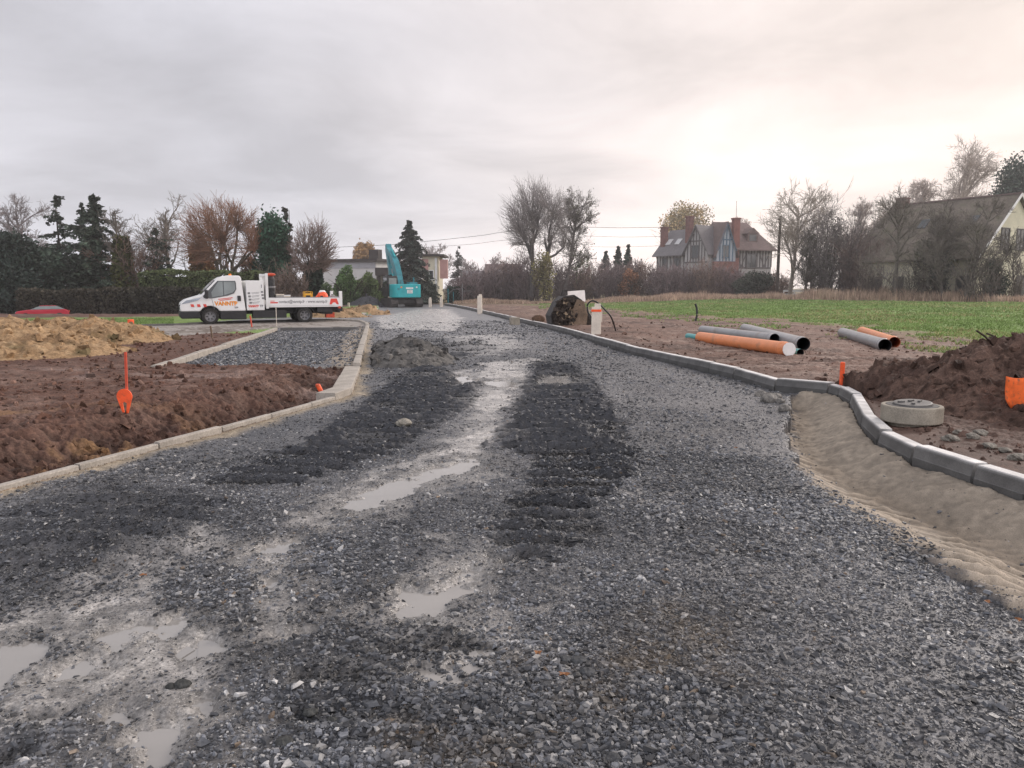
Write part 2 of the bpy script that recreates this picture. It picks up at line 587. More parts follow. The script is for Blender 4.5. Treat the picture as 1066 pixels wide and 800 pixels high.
def terrain(X, Y):
    """height, zone index, rgba (alpha = roughness), stone density, track amount, silt amount"""
    X, Y = np.asarray(X, float).ravel(), np.asarray(Y, float).ravel()
    n = len(X)
    r, th = np.hypot(X, Y), np.arctan2(X, Y)
    b1 = fbm(X, Y, 0.35, 3, 1)
    b2 = fbm(X, Y, 1.7, 4, 2)
    b3 = fbm(X, Y, 7.0, 3, 3)
    b4 = fbm(X, Y, 22.0, 2, 4)
    near = 1 - sstep(20, 45, r)
    # ---- soil everywhere first
    right = X > np.interp(Y, _re_y, _re_x)
    dR = segdist(RE, X, Y)
    dL = segdist(LE, X, Y)
    clod = np.abs(fbm(X, Y, 3.1, 4, 11))
    z = np.where(right, (0.155 + 0.02 * b2 + .05 * b1 + sstep(.2, 1.2, dR) * (0.06 * clod + .03 * b3 + .012 * b4) - .10 * sstep(1, 14, dR)) * sstep(.07, .15 + .005 * r, dR) - .03 * (dR < .1),
                 0.0)
    terr = 0.13 - 0.03 * sstep(9.5, 15.5, Y) + .06 * b1
    bank = sstep(0.75 + .3 * b2, 1.5 + .35 * b1, dL)
    trench = -0.17 * sstep(0.1, 0.5, dL) * (1 - bank) * (1 - sstep(12.5, 14.2, Y))
    lump = (0.07 * clod + 0.06 * b3 + .035 * b4) * sstep(.12, .6, dL) * (0.45 + 0.55 * (1 - sstep(1.7, 2.8, dL))) * (1 - .5 * sstep(14, 30, r))
    zl = trench + terr * bank + lump + .02
    zl = np.where(Y > 13.5, np.minimum(zl, 0.13 + .06 * clod), zl)
    z = np.where(right, z, zl)
    soilL = np.stack([.125 + 0 * X, .069 + 0 * X, .051 + 0 * X, .8 + 0 * X], 1)
    soilL = mixc(soilL, (.185, .12, .095, .85), sstep(-.05, .5, b2 + .5 * b1) * .8 * (.35 + .65 * bank))
    soilL = mixc(soilL, (.038, .021, .016, .7), (1 - bank) * .5 + .45 * sstep(-.05, .4, -b3 - .5 * b4))
    och = sstep(.1, .5, fbm(X, Y, 1.1, 4, 21) + .35 * b3) * (1 - sstep(8.5, 10.5, Y)) * (X < -3.6)
    soilL = mixc(soilL, (.27, .16, .075, .85), och * .6)
    soilL = mixc(soilL, (.23, .165, .14, .85), .8 * sstep(.05, .5, fbm(X, Y * 2, 1.2, 3, 23)) * sstep(11.5, 13, Y) * (1 - sstep(14.2, 15.5, Y)))
    soilR = np.stack([.19 + 0 * X, .122 + 0 * X, .095 + 0 * X, .8 + 0 * X], 1)
    soilR = mixc(soilR, (.085, .05, .038, .7), sstep(.0, .55, fbm(X, Y * 1.8, .9, 4, 31)))
    soilR = mixc(soilR, (.31, .235, .195, .85), .75 * sstep(.1, .55, fbm(X, Y * 2.2, 1.3, 4, 33)))
    soilR = mixc(soilR, (.075, .042, .032, .75), (1 - sstep(0.25, 1.6, dR)) * .5 * (Y > 9))
    soilR = mixc(soilR, (.075, .045, .035, .75), (1 - sstep(9.5, 11.0, Y)) * .75)
    rise = .55 * sstep(24, 60, r) * sstep(4, 24, X)
    col = np.where(right[:, None], soilR, soilL)
    zone = np.full(n, 4)
    # ---- grass: the right-hand field and the strip behind the truck
    gR = np.interp(th, _gth, _gr)
    gf = sstep(.86, 1.14, r / gR + .16 * fbm(X, Y, .5, 4, 41)) * (th > _gth[0])
    g2 = np.interp(th, _g2th, _g2r)
    kx = sdf(PATH, X, Y)
    beyond = (~inside(PATH, X, Y)) & (Y > 27) & (th < math.atan2(*G(395, 330)))
    dK = segdist(KL, X, Y)
    gl = beyond * (1 - sstep(.97, 1.03, r / g2 + .03 * b1)) * sstep(.2, .8, dK)
    far = sstep(72, 80, Y + 3 * b1)
    gcol = np.stack([.185 + 0 * X, .262 + 0 * X, .09 + 0 * X, .9 + 0 * X], 1)
    gcol = mixc(gcol, (.15, .225, .06, .9), sstep(-.1, .5, fbm(X, Y, .22, 4, 43)))
    gcol = mixc(gcol, (.19, .20, .085, .9), .6 * sstep(.1, .5, fbm(X, Y, .5, 4, 44)))
    gcol = mixc(gcol, (.20, .165, .09, .9), far)
    gg = np.maximum(gf, gl)
    grassy = gg > .5
    dry = np.clip(4 * gf * (1 - gf), 0, 1)
    col = mixc(col, (.24, .19, .115, .9), dry * .6)
    col = col + (gcol - col) * sstep(.3, .75, gg)[:, None]
    z = np.where(right, z * (1 - .5 * gf) + .05 * gf * b1 + rise, z)
    zone[grassy] = 5
    # ground beyond the truck, brown bank, sunken road behind it on the left
    bl = beyond & (r > g2 * 1.0)
    z = np.where(beyond, .05 + .04 * b2 + .12 * sstep(40, 50, Y), z)
    drop = sstep(46.5, 49.5, Y) * (X < -19) * 1.15
    z = z - drop
    # ---- pale path strip with kerb
    pm = inside(PATH, X, Y)
    zone[pm] = 3
    pc = np.stack([.30 + .05 * b2, .275 + .05 * b2, .25 + .05 * b2, .8 + 0 * X], 1)
    pc = mixc(pc, (.16, .135, .115, .8), sstep(.1, .5, b3 + b1))
    col[pm] = pc[pm]
    z[pm] = (.09 + .015 * b3)[pm]
    # ---- parking bay
    bm_ = inside(BAY, X, Y)
    zone[bm_] = 2
    bc = np.stack([.115 + .03 * b3, .118 + .03 * b3, .128 + .03 * b3, .6 + 0 * X], 1)
    de = segdist([G(375, 386), G(384.6, 342.8)], X, Y)
    sf = 1 - sstep(.45, 1.15, de + .45 * b2)
    bc = mixc(bc, (.30, .25, .19, .85), sf * .85)
    col[bm_] = bc[bm_]
    z[bm_] = (.02 + .02 * b2 + .015 * b3 - .05 * sf * (1 - sf) * 2 + .07 * sf)[bm_]
    # ---- road
    rm = inside(ROAD, X, Y)
    dens = np.zeros(n)
    RN[0] = np.zeros(n)
    track = np.zeros(n)
    silt = np.zeros(n)
    if rm.any():
        x, y = X[rm], Y[rm]
        B1, B2, B3, B4 = b1[rm], b2[rm], b3[rm], b4[rm]
        w = .24 * B2 + .15 * B3 + .07 * B4
        tr = np.zeros(len(x))
        for p, s in [(TRACK_R, 1), (TRACK_R2, .8), (TRACK_L, .9), (TRACK_F, .7)] + [(p, .55) for p in TRACK_B]:
            tr = np.maximum(tr, s * sstep(.09, -.12, sdf(p, x, y) + w))
        trw = .8 * sstep(.4, -.4, sdf(TRACK_LL, x, y) + 1.5 * w)
        si = np.zeros(len(x))
        for p, s in SILT:
            si = np.maximum(si, s * sstep(.34, -.12, sdf(p, x, y) + 1.8 * w))
        si = si * (1 - .85 * tr) * (1 - .6 * sstep(0, .5, fbm(x, y, 2.6, 4, 51)))
        pu = np.full(len(x), 9.0)
        for p in PUDDLE:
            pu = np.minimum(pu, sdf(p, x, y))
        pm2 = sstep(.10, -.12, pu + .30 * B2 * .6 + .16 * B3)
        # fine compacted dust drifting over the whole road
        cpt = sstep(-.25, .5, fbm(x, y * .6, .55, 4, 53) + .3 * B2)
        c = np.stack([.045 + 0 * x, .047 + 0 * x, .053 + 0 * x, .38 + 0 * x], 1)
        c = mixc(c, (.135, .133, .136, .5), cpt * .8)
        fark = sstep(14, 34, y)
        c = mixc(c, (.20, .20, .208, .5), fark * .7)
        dark = np.maximum(tr, trw * (.5 + .5 * np.sin(y * 2 * PI / .34 + 2.5 * B1 + x * .8)))
        c = mixc(c, (.016, .018, .023, .45), np.clip(dark * .9 * (1 - .35 * fark), 0, 1) * sstep(-.75, .1, B2 + 1.5 * tr))
        c = mixc(c, (.43, .41, .385, .24), np.clip(si * 1.05, 0, 1) * (.68 + .32 * sstep(-.3, .3, B3 + .6 * B4)))
        for p in BROWN:
            c = mixc(c, (.135, .105, .072, .7), .6 * sstep(.2, -.3, sdf(p, x, y) + 2 * w))
        dl, dr = dL[rm], dR[rm]
        edge = (1 - sstep(.05, .3, dl + .2 * B2)) * (y < 40)
        c = mixc(c, (.33, .275, .20, .8), edge * .8)
        c = c * (1 + .30 * B4 + .2 * B3)[:, None]
        c[:, 3] = np.clip(c[:, 3], .2, .9)
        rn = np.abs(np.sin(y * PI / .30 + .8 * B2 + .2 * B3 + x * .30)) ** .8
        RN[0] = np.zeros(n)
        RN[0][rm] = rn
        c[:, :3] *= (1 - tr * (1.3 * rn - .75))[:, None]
        fl = 1 - np.maximum(si, pm2) * .75
        zr = (.016 * B1 + .016 * B2) + (.012 * B3 + .006 * B4) * fl
        ridge = 1.3 - 2.6 * np.abs(np.sin(y * PI / .30 + .8 * B2 + .2 * B3 + x * .30)) ** .8
        zr = zr + tr * (-.004 + .050 * ridge * sstep(-.6, .2, B2 + .3 * B1) + .012 * np.abs(B3) + .008 * B4) * (1 - .4 * fark)
        zr = zr + trw * (.025 + .045 * np.sin(y * 2 * PI / .34 + 2.5 * B1 + x * .8) + .03 * B3)
        zr = zr - .006 * si
        zr = zr * (1 - pm2) + pm2 * (-.045 + .016 * B3 + .010 * B4 + .012 * B2)
        rim = sstep(.30, .08, pu + .18 * B2 + .16 * B3) * (1 - pm2)
        c[:, :3] *= (1 - .45 * rim)[:, None]
        c[:, 3] -= .2 * rim
        c = mixc(c, (.31, .295, .275, .3), pm2 * .9)
        zr = zr * (1 - .5 * sstep(40, 60, y))
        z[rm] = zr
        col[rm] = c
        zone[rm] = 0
        track[rm], silt[rm] = tr + trw * .5, np.maximum(si * .95, pm2)
        dens[rm] = (1 - .97 * np.maximum(si * .88, pm2)) * (1 - edge) * (1 - .25 * cpt * (1 - tr))
    # ---- sand bedding along the near kerb
    wv = (.12 * b2 + .08 * b3 + .03 * b4) * sstep(.3, .7, dR)
    sm = inside(SAND, X + wv, Y + .6 * wv) & rm
    if sm.any():
        x, y = X[sm], Y[sm]
        d = dR[sm]
        B1, B2, B3, B4 = b1[sm], b2[sm], b3[sm], b4[sm]
        zs = .045 - .22 * sstep(.03, .62, d + .08 * B2) + .17 * sstep(.7, 1.35, d + .12 * B2)
        rip = np.sin((y * .9 + x * .75) * 2 * PI / .19 + 2.2 * B2 + 1.5 * B1)
        zone_r = sstep(.6, .85, d) * (1 - sstep(1.5, 2.2, d))
        zs = zs + .040 * rip * zone_r * sstep(-.4, .3, fbm(x, y, 1.1, 3, 61)) + .025 * B2 + .02 * np.abs(B3) + .012 * B3 + .008 * B4
        stp = sstep(.15, .45, np.abs(fbm(x, y, 2.3, 3, 63))) * (1 - zone_r)
        zs = zs - .022 * stp
        c = np.stack([.265 + 0 * x, .228 + 0 * x, .183 + 0 * x, .85 + 0 * x], 1)
        c = mixc(c, (.17, .138, .105, .85), sstep(.35, .7, d) * (1 - sstep(.75, 1.1, d)) * .7)
        c = mixc(c, (.42, .355, .28, .85), zone_r * .9 * (.5 + .5 * rip))
        c = mixc(c, (.13, .12, .115, .7), .8 * sstep(.12, .0, sdf(SAND, x, y) * -1 + .15 * B3) * (d > .5))
        c = c * (1 + .22 * B3 + .22 * B4 + .15 * B2)[:, None]
        z[sm], col[sm], zone[sm] = zs, c, 1
        dens[sm] = .008 + .75 * sstep(.32, -.05, -sdf(SAND, x, y) + .25 * B2) * (d > .6)
    return z, zone, np.clip(col, .004, 1), dens, track, silt


def hit(px, py):
    """where the line of sight through a photo point meets the terrain"""
    d = ray(px, py)
    t = np.geomspace(2.5, 110, 1500)
    x, y, z = d.x * t / d.y, t, CH + d.z * t / d.y
    g = terrain(x, y)[0]
    k = np.argmax(z <= g)
    return (float(x[k]), float(y[k]))


def gz(x, y):
    return float(terrain([x], [y])[0][0])


NT = 1050
TH = np.linspace(R(-50), R(50), NT)
RR = np.concatenate([np.geomspace(1.25, 4, 170)[:-1], np.geomspace(4, 20, 760)[:-1], np.geomspace(20, 950, 330)])
NR = len(RR)
tt, rr = np.meshgrid(TH, RR)
GX, GY = rr * np.sin(tt), rr * np.cos(tt)
gzv, gzone, gcol, _, _, _ = terrain(GX, GY)
GV = np.stack([GX.ravel(), GY.ravel(), gzv], 1)
ii, jj = np.meshgrid(np.arange(NR - 1), np.arange(NT - 1), indexing='ij')
a = (ii * NT + jj).ravel()
GF = np.stack([a, a + 1, a + NT + 1, a + NT], 1)[:, ::-1]
fz = gzone[GF[:, 0]]
M_ground = {
    'gravel_road': mat('wet_gravel', vcol=True, alpha_rough=True, n1=(9, .22), n2=(60, .45), bump=.012, bscale=55),
    'sand_bed': mat('bedding_sand', vcol=True, alpha_rough=True, n1=(12, .12), n2=(150, .25), bump=.004, bscale=120, spec=.2),
    'parking_bay': mat('bay_gravel', vcol=True, alpha_rough=True, n1=(3, .15), n2=(28, .5), bump=.03, bscale=25),
    'gravel_path': mat('pale_gravel', vcol=True, alpha_rough=True, n1=(2, .15), n2=(20, .25), bump=.02, bscale=30, spec=.2),
    'bare_soil': mat('turned_soil', vcol=True, alpha_rough=True, n1=(5, .22), n2=(35, .35), bump=.02, bscale=28, spec=.25),
    'grass_field': mat('field_turf', vcol=True, alpha_rough=True, n1=(1.2, .18), n2=(14, .35), bump=.04, bscale=12, spec=.15)}
for k, nm in enumerate(ZONES):
    f = GF[fz == k]
    u, inv = np.unique(f, return_inverse=True)
    mb = MB()
    mb.add(GV[u], [inv.reshape(f.shape)], gcol[u])
    tag(mb.obj(nm, M_ground[nm], smooth=True), kind='structure')
mb = MB()
mb.add([(-3000, -200, -1.6), (3000, -200, -1.6), (3000, 3500, -1.6), (-3000, 3500, -1.6)], [(0, 1, 2, 3)])
tag(mb.obj('ground', mat('far_land', (.13, .15, .07), n1=(.02, .3))), kind='structure')
# muddy water standing in the hollows of the road
M_water = mat('muddy_water', (.275, .262, .245), rough=.04, spec=.7, n1=(3, .08), bump=.0006, bscale=9)
mb = MB()
for p in PUDDLE:
    P = np.array(p)
    c = P.mean(0)
    d = P - c
    q = c + d * (1 + .38 / np.maximum(np.linalg.norm(d, axis=1, keepdims=True), .05))
    lev = -.026
    mb.add([(x, y, lev - .0004 * len(mb.V)) for x, y in q], [tuple(range(len(q)))])
tag(mb.obj('puddle_water', M_water, fix=True), kind='structure')

# ------------------------------------------------------------------ loose stones
def stone_templates(K, sides, flat):
    T = []
    for _ in range(K):
        an = np.sort(rng.uniform(0, 2 * PI, sides) * .35 + np.arange(sides) * 2 * PI / sides)
        rad = rng.uniform(.6, 1.1, sides)
        bot = np.stack([np.cos(an) * rad, np.sin(an) * rad, -flat * rng.uniform(.7, 1.2, sides)], 1)
        sh = rng.uniform(.55, .95)
        top = np.stack([np.cos(an) * rad * sh + rng.normal(0, .08), np.sin(an) * rad * sh + rng.normal(0, .08), flat * rng.uniform(.5, 1.3, sides)], 1)
        T.append(np.concatenate([bot, top]))
    return np.array(T)


def stone_mesh(mb, P, size, col, sides=5, flat=.4, tilt=.4, K=24):
    n = len(P)
    T = stone_templates(K, sides, flat)
    V = T[rng.integers(0, K, n)] * (size[:, None] * np.stack([rng.uniform(.7, 1.5, n), rng.uniform(.6, 1.0, n), rng.uniform(.6, 1.3, n)], 1))[:, None, :]
    yaw = rng.uniform(0, 2 * PI, n)
    tl = np.abs(rng.normal(0, 1, n)) * tilt
    ta = rng.uniform(0, 2 * PI, n)
    c, s = np.cos(yaw)[:, None], np.sin(yaw)[:, None]
    V = np.stack([V[..., 0] * c - V[..., 1] * s, V[..., 0] * s + V[..., 1] * c, V[..., 2]], 2)
    ax = np.stack([np.cos(ta), np.sin(ta), 0 * ta], 1)[:, None, :]
    ct, st = np.cos(tl)[:, None, None], np.sin(tl)[:, None, None]
    V = V * ct + np.cross(np.broadcast_to(ax, V.shape), V) * st + ax * (V * ax).sum(2, keepdims=True) * (1 - ct)
    V = V + P[:, None, :]
    m = 2 * sides
    base = (np.arange(n) * m)[:, None]
    q = np.concatenate([base + np.array([[k, (k + 1) % sides, sides + (k + 1) % sides, sides + k]]) for k in range(sides)])
    top = base + np.arange(sides, m)[None, :]
    mb.add(V.reshape(-1, 3), [q, top], np.repeat(col, m, axis=0))


def stone_cols(n, k=1.0):
    c = np.zeros((n, 4))
    t = rng.random(n)
    g = .035 + .16 * rng.random(n) ** 1.7 * k
    c[:, 0], c[:, 1], c[:, 2] = g * .95, g, g * 1.1
    li = t > .86
    g2 = rng.uniform(.20, .42, n)
    c[li] = np.stack([g2, g2 * .99, g2 * .97, g2], 1)[li]
    br = t < .012
    c[br, :3] = np.array([.15, .115, .085]) * rng.uniform(.6, 1.5, (br.sum(), 1))
    c[:, 3] = rng.uniform(.38, .75, n)
    return c


def ground_points(n, r0, r1, th0, th1, power):
    """radius drawn so that density per area falls as r**-power"""
    u = rng.random(n)
    e = 2 - power
    r = (r0 ** e + u * (r1 ** e - r0 ** e)) ** (1 / e) if abs(e) > 1e-6 else r0 * (r1 / r0) ** u
    t = rng.uniform(th0, th1, n)
    return r * np.sin(t), r * np.cos(t), r


M_stone = mat('crushed_slate', vcol=True, alpha_rough=True, n1=(60, .3), bump=.0015, bscale=140, spec=.4)
mb = MB()
for n, r0, r1, pw in [(410000, 1.7, 8.0, .8), (270000, 8.0, 40, 2.0)]:
    x, y, r = ground_points(n, r0, r1, R(-44), R(42), pw)
    z, zo, _, dn, tr, si = terrain(x, y)
    rdg = RN[0]
    lowf = fbm(x, y, .9, 3, 71)
    keep = (rng.random(n) < dn * (1 - .35 * sstep(-.1, .5, lowf)) + .25 * np.clip(tr, 0, 1)) & (dn > 0)
    x, y, z, r, tr, si, rdg = x[keep], y[keep], z[keep], r[keep], tr[keep], si[keep], rdg[keep]
    m = len(x)
    s = np.exp(rng.normal(math.log(.0070), .58, m)) * (1 + .2 * np.clip(tr, 0, 1)) * (1 - .3 * si) * (.76 + .42 * sstep(-.35, .5, fbm(x, y, .7, 3, 72)))
    s = np.clip(s, .003, .028) * np.maximum(1, r / 9) ** .85
    c = stone_cols(m)
    c[:, :3] *= (1 - np.clip(tr, 0, 1) * (.15 + .8 * rdg))[:, None] * (.75 + .5 * sstep(-.4, .5, fbm(x, y, 1.4, 3, 73)))[:, None]
    dust = (rng.random(m) * .25 * sstep(-.2, .5, fbm(x, y * .6, .55, 4, 53)) * (1 - np.clip(tr, 0, 1)))[:, None]
    c[:, :3] += (np.array([.2, .19, .18]) - c[:, :3]) * dust
    for p in BROWN:
        k = (rng.random(m) * .8 * sstep(.2, -.35, sdf(p, x, y) + .5 * fbm(x, y, 1.7, 4, 2)))[:, None]
        c[:, :3] += (np.array([.15, .115, .075]) - c[:, :3]) * k
    stone_mesh(mb, np.stack([x, y, z + s * .18], 1), s, c, 5, .27, .32)
tag(mb.obj('gravel_stones', M_stone), 'loose dark grey crushed slate gravel covering the wet road', 'gravel', kind='stuff')
# coarser chips in the parking bay
mb = MB()
bp = np.array(BAY)
x = rng.uniform(bp[:, 0].min(), bp[:, 0].max(), 60000)
y = rng.uniform(bp[:, 1].min(), bp[:, 1].max(), 60000)
z, zo, _, _, _, _ = terrain(x, y)
de = segdist([G(375, 386), G(384.6, 342.8)], x, y)
k = (zo == 2) & ((de > .9 + .4 * fbm(x, y, 1.7, 4, 2)) | (rng.random(60000) < .08))
x, y, z = x[k], y[k], z[k]
s = rng.uniform(.02, .05, len(x))
stone_mesh(mb, np.stack([x, y, z + s * .2], 1), s, stone_cols(len(x), 1.25), 5, .4, .45)
tag(mb.obj('bay_stones', M_stone), 'coarse grey chippings filling the kerbed parking bay', 'gravel', kind='stuff')
# clods of soil on both verges
M_clod = mat('soil_clod', vcol=True, alpha_rough=True, n1=(14, .3), n2=(60, .3), bump=.006, bscale=60, spec=.2)
mb = MB()
x, y, r = ground_points(60000, 4.5, 34, R(-46), R(46), 1.7)
z, zo, c, _, _, _ = terrain(x, y)
cl = fbm(x, y, 1.1, 3, 81)
k = (zo == 4) & (rng.random(60000) < .25 + .75 * sstep(-.1, .4, cl)) & (rng.random(60000) < np.where(x > 0, .3, .6)) & (segdist(RE, x, y) > .22) & (segdist(LE, x, y) > .2)
x, y, z, c = x[k], y[k], z[k], c[k]
s = np.exp(rng.normal(math.log(.028), .5, len(x)))
s = np.clip(s, .01, .085) * np.where(x > 0, .7, 1) * np.maximum(1, y / 16) ** .5
c = c.copy()
c[:, :3] *= rng.uniform(.55, 1.35, (len(x), 1))
stone_mesh(mb, np.stack([x, y, z + s * .2], 1), s, c, 6, .6, .5)
tag(mb.obj('soil_clods', M_clod), 'brown clods of turned soil strewn over both verges', 'soil', kind='stuff')
# ------------------------------------------------------------------ materials for made things
M_kerb = mat('kerb_concrete_shaded', vcol=True, rough=.7, n1=(4, .3), n2=(90, .16), bump=.002, bscale=130, spec=.3)  # vertex colours carry painted shade on the kerb faces
M_conc = mat('kerb_concrete', (.36, .35, .335), rough=.75, n1=(6, .14), n2=(90, .16), bump=.002, bscale=130, spec=.3)
M_conc_dark = mat('weathered_concrete', (.31, .28, .23), rough=.85, n1=(5, .22), n2=(70, .2), bump=.003, bscale=80, spec=.2)
M_edge = mat('edging_concrete', (.37, .34, .30), rough=.85, n1=(3, .2), n2=(50, .2), bump=.003, bscale=70, spec=.2)
M_slate_kerb = mat('dark_concrete', (.13, .125, .12), rough=.7, n1=(4, .2), n2=(50, .15))  # one even dark tone for the far kerb and edging rows
M_white = mat('white_paint', (.80, .80, .79), rough=.35, n1=(2, .05), spec=.5, tint2=(1.6, (.60, .575, .54), .55, .85))
M_offwhite = mat('cream_plastic', (.66, .59, .50), rough=.5, n1=(4, .12), n2=(40, .08))
M_black = mat('black_plastic', (.018, .018, .02), rough=.5, n1=(9, .2))
M_rubber = mat('tyre_rubber', (.022, .021, .02), rough=.8, n1=(12, .3))
M_glass = mat('dark_glass', (.03, .038, .042), rough=.06, spec=.8, n1=(2, .2))
M_glass_grey = mat('side_glass', (.17, .20, .20), rough=.08, spec=.8, n1=(2, .2))
M_steel = mat('grey_steel', (.22, .22, .23), rough=.45, metal=.6, n1=(8, .2))
M_dsteel = mat('dirty_steel', (.055, .05, .048), rough=.7, metal=.2, n1=(4, .4), n2=(30, .3), bump=.01, bscale=20)
M_rust = mat('muddy_steel', (.16, .115, .08), rough=.85, n1=(3, .35), n2=(25, .3), bump=.015, bscale=14)
M_orange = mat('orange_marker', (.90, .11, .025), rough=.55, n1=(10, .2), tint2=(14, (.30, .085, .04), .56, .78))
M_orange_dirty = mat('orange_fabric', (.80, .14, .025), rough=.8, n1=(14, .18), tint2=(22, (.30, .09, .04), .52, .7))
M_red = mat('red_marker', (.62, .085, .04), rough=.6, n1=(10, .25), tint2=(9, (.22, .09, .06), .55, .75))
M_pipe_o = mat('orange_pvc', (.76, .27, .11), rough=.42, n1=(2.5, .1), n2=(30, .06), tint2=(2.6, (.33, .19, .12), .58, .82))
M_pipe_g = mat('grey_pvc', (.31, .31, .315), rough=.38, n1=(2.5, .12), n2=(30, .06), tint2=(2.2, (.24, .20, .17), .56, .8))
M_pipe_t = mat('teal_pvc', (.10, .36, .36), rough=.4, n1=(3, .12))
M_cap = mat('white_cap', (.78, .77, .75), rough=.5, n1=(5, .08))
M_hole = mat('pipe_bore', (.02, .02, .022), rough=.6, n1=(5, .2))
M_hole_o = mat('orange_bore', (.38, .10, .04), rough=.6, n1=(5, .2))
M_hose = mat('black_hose', (.015, .016, .018), rough=.5, n1=(20, .2))
M_wood = mat('dead_wood', (.055, .04, .03), rough=.9, n1=(20, .3))
M_teal = mat('teal_paint', (.012, .40, .44), rough=.4, n1=(1.5, .14), n2=(14, .1))
M_teal_dark = mat('teal_boom_paint', (.022, .22, .265), rough=.45, n1=(2, .25), n2=(12, .15))
M_yellow = mat('yellow_paint', (.75, .40, .03), rough=.45, n1=(8, .12))
M_carred = mat('red_car_paint', (.50, .02, .045), rough=.25, n1=(2, .06))
M_text_grey = mat('grey_lettering', (.20, .20, .21), n1=(3, .05))
M_text_or = mat('orange_lettering', (.85, .30, .03), n1=(3, .25))
M_text_red = mat('red_lettering', (.70, .07, .05), n1=(3, .1))
M_lamp = mat('headlamp_glass', (.32, .36, .42), rough=.1, spec=.9, n1=(20, .3))
M_amber = mat('amber_lens', (.85, .25, .03), rough=.25, n1=(5, .1))
M_board = mat('pale_board', (.74, .68, .63), rough=.7, n1=(3, .1))


# ------------------------------------------------------------------ kerbs: every stone an object
def resample(pts, L):
    pts = [Vector((p[0], p[1], 0)) for p in pts]
    outp, acc, nxt = [pts[0]], 0.0, L
    for a_, b_ in zip(pts[:-1], pts[1:]):
        l = (b_ - a_).length
        while acc + l >= nxt:
            outp.append(a_.lerp(b_, (nxt - acc) / l))
            nxt += L
        acc += l
    if (outp[-1] - pts[-1]).length > L * .4:
        outp.append(pts[-1])
    return [(p.x, p.y) for p in outp]


def kerb_run(pts, prof, name, label, cat, group, m, side=1, gap=.006, zf=None, special=None, jit=.007, cols=None):
    """prof: (offset away from the line, z) closed outline; side=+1 lays it to the right of travel"""
    n = len(pts)
    nor = []
    for i in range(n):
        a_ = Vector(pts[max(i - 1, 0)])
        b_ = Vector(pts[i])
        c_ = Vector(pts[min(i + 1, n - 1)])
        d1 = (b_ - a_).normalized() if (b_ - a_).length > 1e-6 else (c_ - b_).normalized()
        d2 = (c_ - b_).normalized() if (c_ - b_).length > 1e-6 else d1
        t = (d1 + d2).normalized()
        k = 1 / max(.5, t.dot(d1))
        nor.append(Vector((t.y, -t.x)) * side * k)
    for i in range(n - 1):
        p0, p1 = Vector(pts[i]), Vector(pts[i + 1])
        d = (p1 - p0)
        L_ = d.length
        g_ = min(gap * rng.uniform(.6, 2.4), L_ * .1) / L_
        q = []
        dz = rng.normal(0, jit)
        for f in (g_, 1 - g_):
            c_ = p0 + d * f
            nn = nor[i].lerp(nor[i + 1], f)
            z0 = (zf(c_.x, c_.y) if zf else 0) + dz
            q.append([(c_.x + nn.x * o, c_.y + nn.y * o, z0 + z) for o, z in prof])
        m_ = len(prof)
        org = Vector(((p0.x + p1.x) / 2, (p0.y + p1.y) / 2, 0))
        V = np.array(q[0] + q[1]) - np.array(org)
        Fs = [tuple(range(m_)), tuple(range(2 * m_ - 1, m_ - 1, -1))] + [(k, (k + 1) % m_, m_ + (k + 1) % m_, m_ + k) for k in range(m_)]
        cc = np.array(cols * 2) * rng.uniform(.88, 1.1) if cols else (1, 1, 1)
        mb = MB().add(V, Fs, cc)
        o = mb.obj(name, m, loc=org, fix=True)
        lab = special.get(i) if special else None
        tag(o, lab or label, cat, None if lab else group)


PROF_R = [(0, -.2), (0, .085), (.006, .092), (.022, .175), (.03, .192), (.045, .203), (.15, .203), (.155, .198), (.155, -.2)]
COL_R = [(v, v * .98, v * .95) for v in (.085, .095, .13, .115, .22, .58, .60, .54, .28)]  # light and shade painted in: fronts darkened, tops lightened
i12 = 11
near = RE[1:i12 + 1]
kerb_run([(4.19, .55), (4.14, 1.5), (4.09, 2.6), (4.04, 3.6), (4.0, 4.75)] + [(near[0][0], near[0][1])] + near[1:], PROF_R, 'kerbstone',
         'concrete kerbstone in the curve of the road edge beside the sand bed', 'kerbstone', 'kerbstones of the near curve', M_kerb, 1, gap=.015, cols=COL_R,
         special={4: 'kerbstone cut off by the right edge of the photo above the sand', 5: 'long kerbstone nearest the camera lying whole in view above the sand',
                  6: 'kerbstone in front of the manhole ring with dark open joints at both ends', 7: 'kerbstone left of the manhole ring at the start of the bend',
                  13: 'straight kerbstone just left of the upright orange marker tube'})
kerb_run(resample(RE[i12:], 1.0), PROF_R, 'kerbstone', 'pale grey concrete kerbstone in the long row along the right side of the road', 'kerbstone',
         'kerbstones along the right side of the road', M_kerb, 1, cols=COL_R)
PROF_L = [(0, -.15), (0, .055), (.008, .066), (.07, .066), (.078, .058), (.078, -.15)]
le = [LE[0], (LE[0][0] * .5 + LE[1][0] * .5, LE[0][1] * .5 + LE[1][1] * .5)] + LE[1:5]
kerb_run(resample(le, 1.0), PROF_L, 'edging_stone', 'narrow concrete edging strip at the foot of the dark soil bank', 'edging', 'edging strips along the soil bank', M_edge, -1)
PROF_W = [(0, -.15), (0, .085), (.01, .095), (.30, .095), (.31, .085), (.31, -.15)]
kerb_run([LE[4], LE[5], ((LE[5][0] + LE[6][0]) / 2, (LE[5][1] + LE[6][1]) / 2), LE[6]], PROF_W, 'edging_slab',
         'wide flat concrete slab edging the corner beside the tilted orange tube', 'edging', 'slabs at the corner of the soil bank', M_edge, -1)
PROF_B = [(0, -.15), (0, .15), (.012, .165), (.14, .165), (.152, .15), (.152, -.15)]
